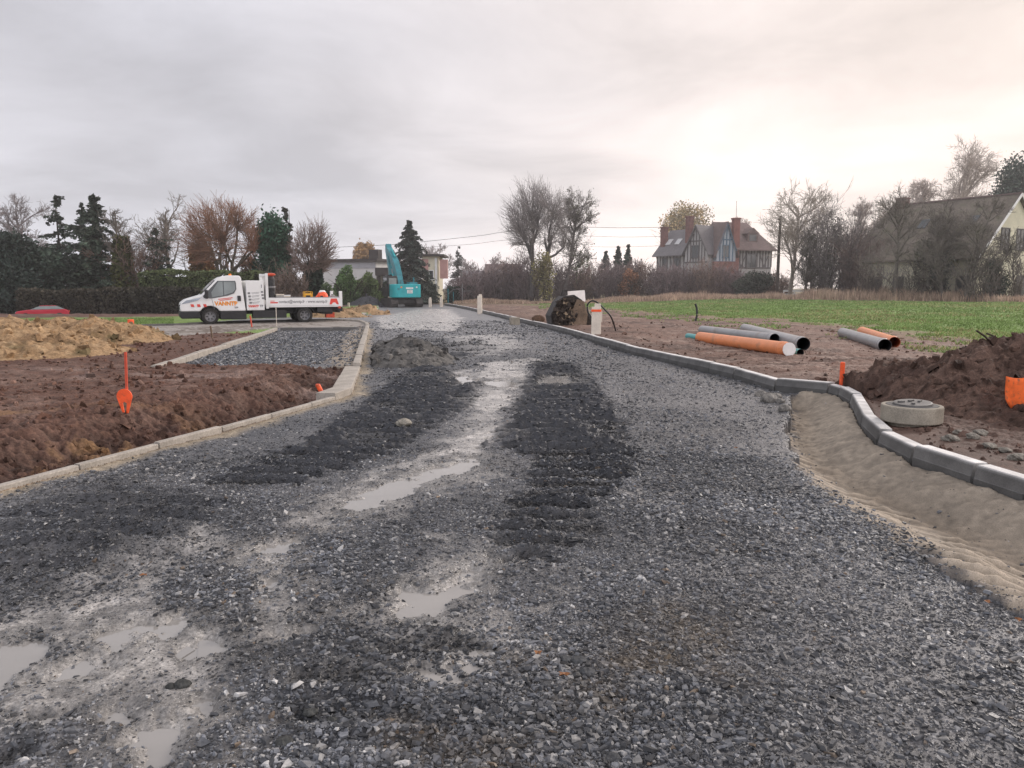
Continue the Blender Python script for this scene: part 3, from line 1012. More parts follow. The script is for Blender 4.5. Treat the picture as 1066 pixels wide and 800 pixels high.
kerb_run(resample([LE[6], LE[7]], 1.0), PROF_B, 'kerbstone', 'pale kerbstone between the parking bay and the road', 'kerbstone', 'kerbstones along the parking bay', M_edge, -1)
kerb_run(resample(CORNER, .6), PROF_B, 'kerbstone', 'pale curved kerbstone rounding the corner into the side road', 'kerbstone', 'kerbstones of the side road corner', M_edge, -1)
kerb_run(resample(KL[4:], 1.0), PROF_B, 'kerbstone', 'dark kerbstone in the row in front of the white truck', 'kerbstone', 'kerbstones in front of the truck', M_slate_kerb, -1)
PROF_Y = [(0, -.15), (0, .17), (.01, .18), (.085, .18), (.095, .17), (.095, -.15)]
kerb_run(resample(BAY_L, 1.0), PROF_B, 'edging_stone', 'concrete edging between the brown soil and the left side of the parking bay', 'edging', 'edging along the left of the parking bay', M_edge, -1)
kerb_run(resample([(BAY_T[0][0] + .1, BAY_T[0][1]), (BAY_T[2][0] - .2, BAY_T[2][1])], 1.0), PROF_Y, 'edging_stone', 'dark edging stone across the far end of the parking bay', 'edging', 'edging across the far end of the parking bay', M_slate_kerb, -1)
kerb_run(resample(FARC, .9), PROF_B, 'kerbstone', 'white looking kerbstone round the ochre earth beyond the truck', 'kerbstone', 'kerbstones at the far corner', M_conc, -1)


# ------------------------------------------------------------------ heaps
def heap(name, label, cat, peaks, colf, mt, res, namp=.12, pw=1.15, seed=0, margin=.3, flatk=1.0, extra=None):
    x0 = min(p[0] - p[3] for p in peaks) - margin
    x1 = max(p[0] + p[3] for p in peaks) + margin
    y0 = min(p[1] - p[3] for p in peaks) - margin
    y1 = max(p[1] + p[3] for p in peaks) + margin
    nx, ny = int((x1 - x0) / res), int((y1 - y0) / res)
    X, Y = np.meshgrid(np.linspace(x0, x1, nx), np.linspace(y0, y1, ny), indexing='ij')
    z0 = terrain(X, Y)[0].reshape(X.shape)
    wx = X + .32 * fbm(X, Y, .9, 3, seed + 5)
    wy = Y + .25 * fbm(X, Y, .9, 3, seed + 6)
    h = np.full(X.shape, -1.0)
    for px_, py_, hh, rr_ in peaks:
        d = np.hypot(wx - px_, wy - py_) / rr_
        v = hh * (1 - np.sqrt(d * d + .02) ** pw)
        h = np.where(np.abs(h - v) < .12, np.maximum(h, v) + (.12 - np.abs(h - v)) ** 2 / .48, np.maximum(h, v))
    nz = np.abs(fbm(X, Y, 1.9, 4, seed)) * namp * 1.6 + fbm(X, Y, 5.5, 4, seed + 1) * namp * .5 + fbm(X, Y, 19, 2, seed + 2) * namp * .18
    h = h + nz * sstep(-.15, .3, h) * 1.0
    h = np.where(segdist(LE, X, Y) < .22, -1, h) if colf is col_grey else h
    h = np.where(segdist(RE, X, Y) < .22, -1, np.where(X > np.interp(Y, _re_y, _re_x), h, np.where(cat == 'x', h, h if colf is not col_dark else -1)))
    z = np.where(h > -.06, z0 + h, z0 - .12)
    f = fbm(X, Y, 1.5, 4, seed + 7)
    col = colf(X.ravel(), Y.ravel(), h.ravel(), f.ravel(), fbm(X, Y, 9, 3, seed + 8).ravel())
    cx, cy = (x0 + x1) / 2, (y0 + y1) / 2
    V = np.stack([X.ravel() - cx, Y.ravel() - cy, z.ravel()], 1)
    ii, jj = np.meshgrid(np.arange(nx - 1), np.arange(ny - 1), indexing='ij')
    a_ = (ii * ny + jj).ravel()
    Fq = np.stack([a_, a_ + ny, a_ + ny + 1, a_ + 1], 1)
    ok = (h.ravel()[Fq] > -.055).any(1)
    Fq = Fq[ok]
    u, inv = np.unique(Fq, return_inverse=True)
    mb = MB().add(V[u], [inv.reshape(Fq.shape)], col[u])
    # lumps lying on the heap, part of it
    k = rng.integers(0, len(u), int(len(u) * .03))
    P = V[u][k]
    s = np.clip(np.exp(rng.normal(math.log(res * 1.2), .5, len(k))), res * .5, res * 2.6)
    c = col[u][k].copy()
    c[:, :3] *= rng.uniform(.6, 1.35, (len(k), 1))
    stone_mesh(mb, P + np.array([0, 0, 1]) * s[:, None] * .2, s, c, 6, .6, .5)
    o = mb.obj(name, mt, loc=(cx, cy, 0), smooth=False)
    return tag(o, label, cat)


def c4(X, base, al=.85):
    return np.concatenate([np.tile(np.array(base, float), (len(X), 1)), np.full((len(X), 1), al)], 1)


def col_dark(X, Y, h, f, g):
    c = c4(X, (.075, .046, .036))
    c = mixc(c, (.125, .08, .062, .85), sstep(.0, .5, f))
    return mixc(c, (.045, .027, .02, .8), sstep(.05, .5, -g))


def col_ochre(X, Y, h, f, g):
    c = c4(X, (.315, .21, .118))
    c = mixc(c, (.23, .15, .085, .85), sstep(.0, .45, f))
    c = mixc(c, (.40, .285, .17, .85), sstep(.1, .5, g) * .7)
    return mixc(c, (.10, .085, .04, .85), .75 * sstep(.25, .5, f) * (1 - sstep(.15, .4, h)))


def col_grey(X, Y, h, f, g):
    c = c4(X, (.12, .115, .108), .7)
    return mixc(c, (.062, .06, .058, .7), sstep(-.1, .4, g))


def col_tar(X, Y, h, f, g):
    return mixc(c4(X, (.07, .072, .08), .7), (.045, .046, .052, .7), sstep(-.1, .4, g))


heap('soil_heap', 'dark brown heap of dug soil behind the manhole ring', 'heap',
     [(6.9, 10.3, .92, 1.75), (6.3, 10.6, .62, 1.2), (5.75, 10.9, .42, .9), (5.35, 11.6, .18, .55), (7.3, 9.3, .62, 1.5), (6.2, 9.6, .30, 1.0), (8.6, 9.8, .9, 1.8), (6.6, 8.5, .2, .9)],
     col_dark, M_clod, .028, namp=.15, seed=100)
heap('earth_heap', 'ochre sandy earth heap at the left edge, the nearer and lower of two', 'heap',
     [(-12.4, 18.7, .72, 2.6), (-13.9, 18.2, .70, 2.6), (-15.6, 17.8, .75, 2.8), (-17.6, 17.6, .7, 2.6)], col_ochre, M_clod, .06, namp=.13, seed=120)
heap('earth_heap', 'ochre earth heap with green tufts at its foot, nearest the front of the truck', 'heap',
     [(-12.6, 22.6, .70, 2.3), (-13.6, 22.9, .72, 2.2), (-15.2, 22.6, .7, 2.4), (-11.7, 22.9, .38, 1.4)], col_ochre, M_clod, .06, namp=.14, seed=140)
heap('gravel_heap', 'low grey brown gravel heap on the road beside the parking bay', 'heap',
     [(-2.6, 18.2, .55, 1.15), (-2.35, 17.1, .34, .95), (-2.85, 19.5, .46, 1.05)], col_grey, M_clod, .045, namp=.10, seed=160)
gx, gy = G(383, 319.8)
heap('gravel_heap', 'dark grey cone of gravel left of the excavator', 'heap', [(gx, gy, .92, 1.75), (gx - .8, gy, .45, 1.2)], col_tar, M_clod, .09, namp=.05, seed=180)
gx, gy = G(357, 330)
heap('earth_heap', 'small ochre earth mound just behind the tail of the truck', 'heap', [(gx, gy, .5, 1.6), (gx - 1.1, gy + .2, .5, 1.5)], col_ochre, M_clod, .07, namp=.07, seed=200)
gx, gy = G(384, 327.5)
heap('earth_heap', 'small ochre earth mound enclosed by the white far kerb', 'heap', [(gx, gy, .5, 1.3), (gx - .8, gy + .6, .35, 1.2)], col_ochre, M_clod, .07, namp=.07, seed=220)


def lump(name, label, cat, loc, s, col, mt, group=None, seed=1, flat=.7):
    bm = bmesh.new()
    bmesh.ops.create_icosphere(bm, subdivisions=3, radius=1)
    V = np.array([v.co[:] for v in bm.verts])
    n_ = fbm(V[:, 0] + V[:, 2] * .7 + seed * 3.3, V[:, 1] - V[:, 2] * .6 + seed, 1.1, 3, seed)
    V = V * (1 + .45 * n_)[:, None] * np.array([s, s * .8, s * flat])
    Fq = np.array([[v.index for v in f.verts] for f in bm.faces])
    bm.free()
    k = 1 + .3 * fbm(V[:, 0] * 9, V[:, 1] * 9 + V[:, 2] * 9, 1, 3, seed)
    c = np.concatenate([np.array(col)[None, :] * k[:, None], np.full((len(V), 1), .8)], 1)
    return tag(MB().add(V, [Fq], c).obj(name, mt, loc=loc, smooth=False), label, cat, group)


for i, (px, py, s, cl) in enumerate([(150, 357.5, .34, (.05, .04, .02)), (163, 356.5, .24, (.055, .035, .025))]):
    x, y = G(px, py)
    lump('soil_clod', ['large dark clod at the foot of the ochre heap beside the path', 'smaller dark clod standing alone right of the larger one by the path'][i], 'clod', (x, y, gz(x, y) + s * .3), s, cl, M_clod, seed=i + 3)
for i, (px, py, s) in enumerate([(800, 419, .13), (808, 415, .10), (792, 413, .09), (817, 428, .085), (812, 420, .07)]):
    x, y = G(px, py)
    lump('rock', 'grey broken rock in the small pile where the sand bed begins', 'rock', (x, y, gz(x, y) + s * .3), s, (.19, .18, .165), M_clod, 'rocks where the sand bed begins', seed=i + 11)
x, y = G(421, 443)
lump('rock', 'pale flat stone lying alone on the dark left track', 'rock', (x, y, gz(x, y) + .03), .095, (.28, .26, .22), M_clod, seed=27, flat=.55)
for i, (px, py) in enumerate([(997, 462), (1012, 470), (990, 470), (1030, 478), (1046, 482), (1058, 490), (1020, 462)]):
    x, y = G(px, py - 8, .15)
    lump('rock', 'grey brown stone rubble lying behind the near kerbstones', 'rock', (x, y, gz(x, y) + .02), .045 + .04 * rng.random(), (.19, .175, .15), M_clod, 'rubble behind the near kerb', seed=i + 31, flat=.5)
for i, (px, py, s) in enumerate([(190, 714, .06), (322, 738, .05), (296, 776, .055), (345, 745, .04), (178, 716, .04), (590, 688, .045), (604, 690, .04), (612, 702, .045), (568, 715, .03), (636, 792, .03), (700, 770, .03), (820, 690, .028)]):
    x, y = G(px, py)
    lump('rock', 'dark grey stone larger than the gravel around it on the near road', 'rock', (x, y, gz(x, y) + s * .1), s * (.6 if i < 5 else .9), (.06, .062, .06) if i < 5 else (.085, .088, .092), M_clod, 'larger stones on the near road', seed=i + 41, flat=.55)
x, y = G(539, 338.2)
mb = MB().box((0, 0, .17), (.42, .34, .36))
tag(mb.obj('concrete_block', M_conc_dark, loc=(x - .15, y - .3, 0), rotz=.3, bevel=.015), 'loose grey concrete block standing against the right kerb', 'block')
x, y = G(561, 335, .15)
lump('soil_clod', 'brown clod behind the kerb left of the tipped bucket', 'clod', (x, y, .22), .3, (.10, .06, .04), M_clod, seed=60)

# fallen leaves
M_leaf = mat('fallen_leaf', (.24, .10, .035), rough=.7, n1=(60, .3))
for i, (px, py) in enumerate([(560, 689), (587, 712), (1060, 651), (1028, 633), (766, 470), (150, 604)]):
    x, y = G(px, py)
    mb = MB()
    an = np.linspace(0, 2 * PI, 11)[:-1]
    rad = .022 * (1 + .3 * np.cos(5 * an))
    pr = [(0, 0, .006)] + [(r_ * math.cos(t), r_ * .7 * math.sin(t), .004 + .012 * abs(math.sin(t * 1.5 + i))) for r_, t in zip(rad, an)]
    mb.add(pr, [(0, 1 + k, 1 + (k + 1) % 10) for k in range(10)])
    tag(mb.obj('fallen_leaf', M_leaf, loc=(x, y, gz(x, y) + .025), rotz=rng.uniform(0, 6)), 'small curled brown leaf fallen on the wet gravel', 'leaf', 'fallen leaves on the gravel')

# ------------------------------------------------------------------ manhole
cx_, cy_ = 4.56, 8.55
t = thing('manhole', 'round concrete manhole ring with a tilted lid behind the kerb', 'manhole', (cx_, cy_, .02))
MB().lathe([(.25, -.1), (.25, .20)], 40).obj('shaft', M_conc_dark, t, smooth=True)
MB().lathe([(.20, .2), (.315, .175), (.32, .185), (.322, .345), (.316, .358), (.30, .36), (.275, .36), (.27, .33), (.0, .33)], 48).obj('ring', M_conc_dark, t)
lid = MB().lathe([(.0, .392), (.185, .392), (.2, .388), (.205, .365), (.0, .352)], 40, c=(.02, .01, 0))
MB().lathe([(.195, .3625), (.272, .3625), (.272, .352)], 40).obj('joint', M_hole, t)
for k, (a_, b_) in enumerate([(-.1, .03), (.02, .05), (.1, .01), (-.02, -.08)]):
    lid.box((a_, b_, .40), (.07, .03, .02), rot=.4 * k)
lid.obj('lid', mat('iron_lid', (.12, .115, .11), rough=.6, n1=(12, .35), bump=.003, bscale=60), t).rotation_euler = (.05, -.05, 0)


# ------------------------------------------------------------------ pipes
def pipe(label, p0, p1, r, mp, mbore, cap=None, socket=True, group=None):
    """p0 far end, p1 near end (axis points)"""
    p0, p1 = Vector(p0), Vector(p1)
    t = thing('drain_pipe', label, 'pipe', (p0.x, p0.y, p0.z - r), 0, group)
    o_ = Vector((p0.x, p0.y, p0.z - r))
    a_, b_ = p0 - o_, p1 - o_
    d = (b_ - a_).normalized()
    mb = MB().tube([a_, b_], r, 28, caps=False)
    ra = MB()
    mb.obj('barrel', mp, t, smooth=True)
    # wall edge and dark bore
    up = Vector((0, 0, 1))
    s_ = d.cross(up).normalized()
    u_ = s_.cross(d)
    for e, dd in ((b_, d), (a_, -d)):
        m2 = MB()
        V = []
        n = 28
        for rr_, off in ((r, 0), (r * .93, 0), (r * .93, -.9)):
            for k in range(n):
                an = 2 * PI * k / n
                V.append(e + (s_ * math.cos(an) + u_ * math.sin(an)) * rr_ + dd * off)
        Fs = []
        for q in range(2):
            for k in range(n):
                Fs.append((q * n + k, q * n + (k + 1) % n, (q + 1) * n + (k + 1) % n, (q + 1) * n + k))
        Fs.append(tuple(range(2 * n, 3 * n)))
        m2.add([tuple(v) for v in V], Fs)
        m2.obj('bore', mbore, t)
        ra.tube([e - dd * .004, e + dd * .003], [r * 1.005, r * 1.0], 28, caps=False)
    ra.obj('rim', mp, t)
    if socket:
        MB().tube([b_ - d * .34, b_ - d * .32, b_ - d * .20, b_ - d * .17], [r * 1.0, r * 1.07, r * 1.07, r * 1.0], 28, caps=False).obj('socket', mp, t, smooth=True)
    if cap:
        MB().tube([b_ - d * .02, b_ + d * .02, b_ + d * .022], [r * .985, r * .985, r * .85], 28).obj('end_cap', cap, t)
    return t


def pend(px, py_bottom, r, z=.14):
    x, y = G(px, py_bottom, z)
    return (x, y, gz(x, y) + r - .025)


SP = 'group'
pipe('orange drain pipe with a white end cap, in front of the others', pend(729, 355.4, .155), pend(821, 371.6, .165), .16, M_pipe_o, M_hole_o, M_cap)
pipe('thin teal pipe lying just behind the white capped orange pipe', pend(716, 351.5, .09), pend(833, 370.3, .09), .09, M_pipe_t, M_hole, socket=False)
pipe('long grey pipe between the capped orange pipe and the lighter grey pipe', pend(731, 347.5, .14), pend(806, 360, .16), .145, M_pipe_g, M_hole)
pipe('light grey pipe lying farthest right in the left-hand stack, its dark mouth open', pend(775, 346, .16), pend(836, 366.2, .16), .165, M_pipe_g, M_hole)
pipe('grey pipe lying beside a short orange pipe at the edge of the grass', pend(877, 349.5, .16), pend(921, 364.8, .16), .16, M_pipe_g, M_hole)
pipe('open ended orange pipe lying behind the single grey pipe', pend(897, 348, .15), pend(931, 360.8, .15), .15, M_pipe_o, M_hole_o)

# ------------------------------------------------------------------ marker posts and tubes
def marker_post(px, pyb, h, w, label, z=.15, band=False, cap=True):
    x, y = G(px, pyb, z)
    t = thing('marker_post', label, 'post', (x, y, gz(x, y) - .03), -.15)
    mb = MB().box((0, 0, h / 2), (w, w * .7, h), taper=.97)
    mb.obj('sleeve', M_offwhite, t, bevel=.012)
    if cap:
        MB().box((w * .12, -.01, h + .045), (w * .62, w * .5, .12)).obj('cap', M_offwhite, t, bevel=.01)
    if band:
        MB().box((0, 0, h - .12), (w * 1.04, w * .76, .075)).obj('band', M_orange, t)
        MB().box((w * .56, -.05, h - .32), (.035, .05, .36)).obj('strap', M_offwhite, t)
    return t


marker_post(620.5, 349.5, .92, .31, 'cream marker post with an orange band beside the tipped bucket', band=True)
marker_post(499.5, 324.6, 1.22, .30, 'tall cream marker post standing alone behind the right kerb')
marker_post(447.8, 319.6, .80, .24, 'short cream post nearest the excavator on its right', z=.05)
marker_post(459.4, 318.6, .85, .25, 'short cream post at the bend of the far right kerb', z=.1)
marker_post(363, 320.4, .36, .17, 'small white post near the hedge left of the dark gravel cone', z=.1, cap=False)


def tube_marker(label, px, pyb, h, r, z, lean=0.0, name='marker_tube', m=M_orange):
    x, y = hit(px, pyb)
    mb = MB().tube([(0, 0, -.05), (lean * .5 * h, 0, h * .5), (lean * h, 0, h - .012), (lean * h, 0, h)], [r, r, r, r * .75], 16)
    return tag(mb.obj(name, m, loc=(x, y, gz(x, y)), smooth=False), label, 'marker')


tube_marker('upright orange marker tube standing behind the kerb near the bend', 876, 402, .38, .036, .16)
tube_marker('orange marker tube leaning left in the soil by the corner slabs', 338, 416, .24, .038, .06, -.45)
tube_marker('thin red stake in front of the truck storage box', 262.3, 340.5, .46, .03, .09, -.12, 'survey_stake', M_red)
tube_marker('thin pale lath in front of the truck bed', 288, 339.5, .78, .015, .09, 0, 'survey_stake', M_offwhite)
tube_marker('short rusty brown stake at the edge of the pale path', 221, 352, .38, .03, .09, -.1, 'survey_stake', M_rust)
tube_marker('small orange marker on the grass left of the truck', 136.5, 341.5, .34, .12, .05, 0, 'marker_tube', M_orange)
# staff with a round notched plate on the left bank
x, y = hit(131, 432)
t = thing('survey_stake', 'red lath with a round notched orange plate on the left bank', 'stake', (x, y, gz(x, y) - .04))
MB().box((.03, .012, .48), (.026, .02, .62), rot=Matrix.Rotation(.03, 3, 'Y')).obj('lath', M_red, t)
pl = []
for k in range(15):
    an = R(-28) + R(236) * k / 14
    pl.append((.095 * math.cos(an), .24 + .095 * math.sin(an)))
pl += [(-.03, .03), (-.012, .03), (-.028, .155), (0, .175), (.028, .155), (.012, .03), (.035, .03)]
pl2 = pl
MB().prism(pl2, -.012, .004, 'xz').obj('marker_plate', M_orange, t, fix=True)

# orange sheet half buried in the soil heap
mb = MB()
nx, nz = 16, 8
V = []
for i in range(nx):
    for j in range(nz):
        u, v = i / (nx - 1), j / (nz - 1)
        lo = -.10 + .10 * abs(u - .35)
        V.append((u * .62, .05 * math.sin(u * 5) + .04 * v + .012 * math.sin(9 * u + 4 * v), lo * (1 - v) + v * (.20 - .03 * u - .02 * math.sin(u * 7)) - .10 * (1 - v) * (1 if u > .12 else u * 8)))
mb.add(V, [(i * nz + j, (i + 1) * nz + j, (i + 1) * nz + j + 1, i * nz + j + 1) for i in range(nx - 1) for j in range(nz - 1)])
p = at(1047.5, 410, 8.75)
tag(mb.obj('orange_sheet', M_orange_dirty, loc=p, rotz=-.15, smooth=True), 'muddy orange plastic sheet stuck in the soil heap at the right edge', 'sheet').modifiers.new('thick', 'SOLIDIFY').thickness = .006


def cable(name, label, cat, pxs, Y, r, m, root=True):
    pts = [at(a_, b_, Y + (c_[0] if c_ else 0)) for a_, b_, *c_ in pxs]
    # smooth with catmull-rom
    P = []
    for i in range(len(pts) - 1):
        a0, a1, a2, a3 = pts[max(i - 1, 0)], pts[i], pts[i + 1], pts[min(i + 2, len(pts) - 1)]
        for k in range(6):
            s = k / 6
            P.append(.5 * ((2 * a1) + (a2 - a0) * s + (2 * a0 - 5 * a1 + 4 * a2 - a3) * s * s + (3 * a1 - a0 - 3 * a2 + a3) * s ** 3))
    P.append(pts[-1])
    o_ = P[0].copy()
    mb = MB().tube([q - o_ for q in P], r, 8)
    return tag(mb.obj(name, m, loc=o_, smooth=True), label, cat)


cable('hose', 'black hose looping over the banded cream post', 'hose', [(619, 349), (617, 333.5), (612.3, 325), (611.6, 317.5), (616.5, 313.4), (623, 316), (630, 323), (636, 330), (640, 341, 1), (641, 346, 1.2)], 25.9, .028, M_hose)
cable('hose', 'thin dark hose rising from the soil left of the pipes', 'hose', [(724, 334.5), (725.5, 328), (725.3, 321), (723.8, 316.5)], 35.5, .05, M_hose)
cable('root', 'bare black root sticking up from the top of the soil heap', 'root', [(1033, 368), (1030.5, 359), (1027, 352), (1020.5, 347), (1016.5, 344.5)], 10.5, .014, M_wood)
cable('root', 'shorter black root beside the tallest one on the soil heap', 'root', [(1043, 360), (1038.5, 353.5), (1033, 349.5), (1027, 347.5)], 10.7, .012, M_wood)

# ------------------------------------------------------------------ tipped excavator bucket with a board
x, y = G(595, 339.5, .15)
t = thing('excavator_bucket', 'muddy steel excavator bucket tipped on its side behind the kerb', 'bucket', (x, y, gz(x, y) - .05), .12)
prof = [(1.0, .0), (.80, .32), (.58, .72), (.44, 1.04), (.10, 1.26), (-.34, 1.20), (-.60, .98), (-.90, .40), (-.84, .05)]
inn = [(a_ * .93, b_ * .95) for a_, b_ in prof]
MB().prism(prof + inn[::-1], .0, 1.15, 'xz').obj('shell', M_dsteel, t, fix=True)
MB().prism([(-.14, -.02), (.34, -.05), (.60, .06), (.64, .48), (.47, 1.0), (.20, 1.08), (.06, .80), (-.10, .48)], -.16, -.08, 'xz').obj('side_plate', M_rust, t, bevel=.012, fix=True)
MB().prism([(-.80, .05), (.9, .05), (.4, .95), (-.2, 1.2), (-.7, .8)], 1.08, 1.16, 'xz').obj('side_plate', M_dsteel, t, fix=True)
for k in range(4):
    MB().prism([(.90, .0), (1.08, -.03), (.98, .12)], .12 + k * .28, .24 + k * .28, 'xz').obj('tooth', M_steel, t, fix=True)
for k in range(2):
    MB().prism([(-.35, 1.2), (-.1, 1.22), (-.12, 1.44), (-.26, 1.47)], .35 + k * .35, .41 + k * .35, 'xz').obj('ear', M_dsteel, t, fix=True)
fill = MB().prism([(a_ * .97, b_ * .97 + .02) for a_, b_ in inn], -.01, 1.05, 'xz', col=(.05, .041, .035))
n = 620
P = np.stack([rng.normal(-.32, .24, n), rng.uniform(-.13, .02, n), np.abs(rng.normal(.45, .32, n))], 1)
P = P[(P[:, 0] < .3) & (P[:, 0] > -.72) & (P[:, 2] < 1.05)]
cc = np.where(rng.random((len(P), 1)) < .1, np.array([[.30, .23, .16, .9]]), np.array([[.05, .04, .034, .9]])) * rng.uniform(.6, 1.4, (len(P), 1))
stone_mesh(fill, P, rng.uniform(.05, .14, len(P)), cc, 6, .6, 1.2)
for k in range(5):
    a_ = Vector((rng.uniform(-.55, .25), rng.uniform(-.15, .0), rng.uniform(.3, 1.0)))
    fill.tube([a_, a_ + Vector((rng.normal(0, .12), -.05, rng.normal(-.05, .15))), a_ + Vector((rng.normal(0, .25), -.02, rng.normal(-.2, .2)))], [.022, .018, .008], 5, col=(.24, .19, .14))
fill.obj('packed_soil', M_clod, t)
b_ = at(590, 313, y - .02)
tag(MB().box((0, 0, 0), (.80, .62, .02), rot=Matrix.Rotation(R(48), 3, 'X') @ Matrix.Rotation(R(-6), 3, 'Y')).obj('board', M_board, loc=at(599, 309, y + .25)),
    'pale flat board lying tilted on the tipped bucket', 'board')
# ------------------------------------------------------------------ lettering
def text_on(name, s, size, m, parent, org, xdir, up, bold=0.0, width=None):
    cu = bpy.data.curves.new('lettering', 'FONT')
    cu.body = s
    cu.size = size
    cu.offset = bold
    cu.extrude = .001
    o = bpy.data.objects.new('tmp_text', cu)
    COL.objects.link(o)
    bpy.context.view_layer.update()
    me = bpy.data.meshes.new_from_object(o.evaluated_get(bpy.context.evaluated_depsgraph_get()))
    bpy.data.objects.remove(o)
    xd, ud = Vector(xdir).normalized(), Vector(up).normalized()
    nd = xd.cross(ud)
    V = np.array([v.co[:] for v in me.vertices])
    k = width / (V[:, 0].max() - V[:, 0].min()) if width else 1
    for v in me.vertices:
        v.co = Vector(org) + xd * (v.co.x * k) + ud * v.co.y + nd * v.co.z
    me.materials.clear()
    me.materials.append(m)
    ob = bpy.data.objects.new(name, me)
    COL.objects.link(ob)
    ob.parent = parent
    return ob


# ------------------------------------------------------------------ the truck (local +x forward, +y the side we see)
FR, RE_ = Vector((-15.05, 34.6)), Vector((-8.62, 37.7))
fw = (FR - RE_).normalized()
tr = thing('truck', 'white tipper truck with a low flat bed parked on the side road', 'truck', ((FR.x + RE_.x) / 2, (FR.y + RE_.y) / 2, .06), math.atan2(fw.y, fw.x))


def arch(cx, r, zb, n=9):
    a0 = math.asin(min(1, (zb - .37) / r))
    return [(cx + r * math.cos(a0 + (PI - 2 * a0) * k / n), .37 + r * math.sin(a0 + (PI - 2 * a0) * k / n)) for k in range(n + 1)]


def narrow(mb, z0=1.15, z1=2.2, k=.12):
    for V in mb.V:
        V[:, 1] *= 1 - k * np.clip((V[:, 2] - z0) / (z1 - z0), 0, 1)
        V[:, 1] *= 1 - .10 * np.clip((V[:, 0] - 2.9) / .8, 0, 1)
    return mb


WX = 2.39
body = [(3.60, .60), (3.62, .80), (3.56, .98), (3.38, 1.12), (3.0, 1.24), (2.74, 1.32), (2.05, 2.03), (1.88, 2.14), (1.6, 2.2), (1.08, 2.2), (1.0, 2.12), (.86, .60)] + \
       [(p[0], p[1]) for p in arch(WX, .47, .60)[::-1]]
cabo = narrow(MB().prism(body, -1.0, 1.0, 'xz')).obj('cab', M_white, tr, bevel=.04, fix=True)
low = [(3.58, .28), (3.63, .40), (3.62, .597), (2.84, .597), (2.80, .37), (2.74, .28)]
narrow(MB().prism(low, -1.01, 1.01, 'xz')).obj('bumper', M_black, tr, bevel=.03, fix=True)
MB().prism([(1.95, .22), (1.97, .5), (1.92, .597), (.84, .597), (.84, .22)], -1.0, 1.0, 'xz').obj('sill', M_black, tr, bevel=.02, fix=True)
MB().box((2.39, 0, .55), (1.0, 1.5, .55)).obj('wheel_housing', M_black, tr)
win = [(2.02, 1.96), (1.26, 1.96), (1.23, 1.86), (1.23, 1.58), (1.34, 1.40), (1.60, 1.30), (2.30, 1.17), (2.62, 1.19), (2.66, 1.28)]
for s in (1, -1):
    w = MB().prism(win, s * .985, s * 1.006, 'xz')
    wf = narrow(w).obj('side_window', M_glass, tr, fix=True)
    w2 = [(1.98, 1.92), (1.80, 1.92), (1.80, 1.31), (2.28, 1.22), (2.30, 1.45)]
    narrow(MB().prism(w2, s * 1.0, s * 1.010, 'xz')).obj('pane', M_glass_grey, wf, fix=True)
    narrow(MB().prism([(1.76, 1.92), (1.29, 1.92), (1.27, 1.58), (1.38, 1.44), (1.76, 1.32)], s * 1.0, s * 1.010, 'xz')).obj('pane', M_glass_grey, wf, fix=True)
    narrow(MB().box((1.13, s * 1.012, 1.17), (.15, .03, .24))).obj('door_handle', M_black, tr, bevel=.02)
    mr_ = MB().box((2.52, s * 1.16, 1.36), (.14, .20, .40)).obj('mirror', M_black, tr, bevel=.04)
    narrow(MB().prism([(3.57, .92), (3.36, 1.09), (2.72, 1.22), (2.86, 1.10), (3.25, .98)], s * .90, s * 1.012, 'xz')).obj('headlight', M_lamp, tr, fix=True)
    # door outline
    narrow(MB().prism([(2.20, .70), (2.215, .70), (2.30, 1.15), (2.285, 1.15)], s * 1.0, s * 1.003, 'xz')).obj('door_seam', M_text_grey, tr, fix=True)
ws = MB()
ws.add([(2.715, -.82, 1.365), (2.715, .82, 1.365), (2.105, .76, 1.995), (2.105, -.76, 1.995)], [(0, 1, 2, 3)])
for V in ws.V:
    V += np.array([.012, 0, .012])
ws.obj('windscreen', M_glass, tr)
MB().box((3.615, 0, .78), (.03, 1.1, .22)).obj('grille', M_black, tr)
bc = MB().lathe([(.0, 2.29), (.06, 2.285), (.075, 2.19), (.085, 2.19), (.085, 2.17)], 16, c=(1.42, .35, 0)).obj('beacon', M_amber, tr, smooth=True)
# fender stripes
for k in range(3):
    x0 = 3.16 - k * .26
    narrow(MB().prism([(x0, .80), (x0 - .13, .80), (x0 - .10, .92), (x0 + .03, .92)], 1.0, 1.006, 'xz')).obj('hazard_stripe', M_text_red, tr, fix=True)
    narrow(MB().prism([(x0, .80), (x0 - .13, .80), (x0 - .10, .92), (x0 + .03, .92)], -1.006, -1.0, 'xz')).obj('hazard_stripe', M_text_red, tr, fix=True)
text_on('lettering', 'VANNTP', .25, M_text_or, tr, (2.18, 1.004, .86), (-1, 0, 0), (.0, 0, 1), .012, .98)
narrow(MB().box((1.72, 1.002, 1.17), (.62, .004, .03), rot=Matrix.Rotation(.12, 3, 'Y'))).obj('lettering', M_text_red, tr)
narrow(MB().box((1.72, 1.002, 1.11), (.5, .004, .025), rot=Matrix.Rotation(.12, 3, 'Y'))).obj('lettering', M_text_red, tr)
text_on('lettering', 'TP', .10, M_text_grey, tr, (1.36, 1.004, .72), (-1, 0, 0), (0, 0, 1), .006, .18)


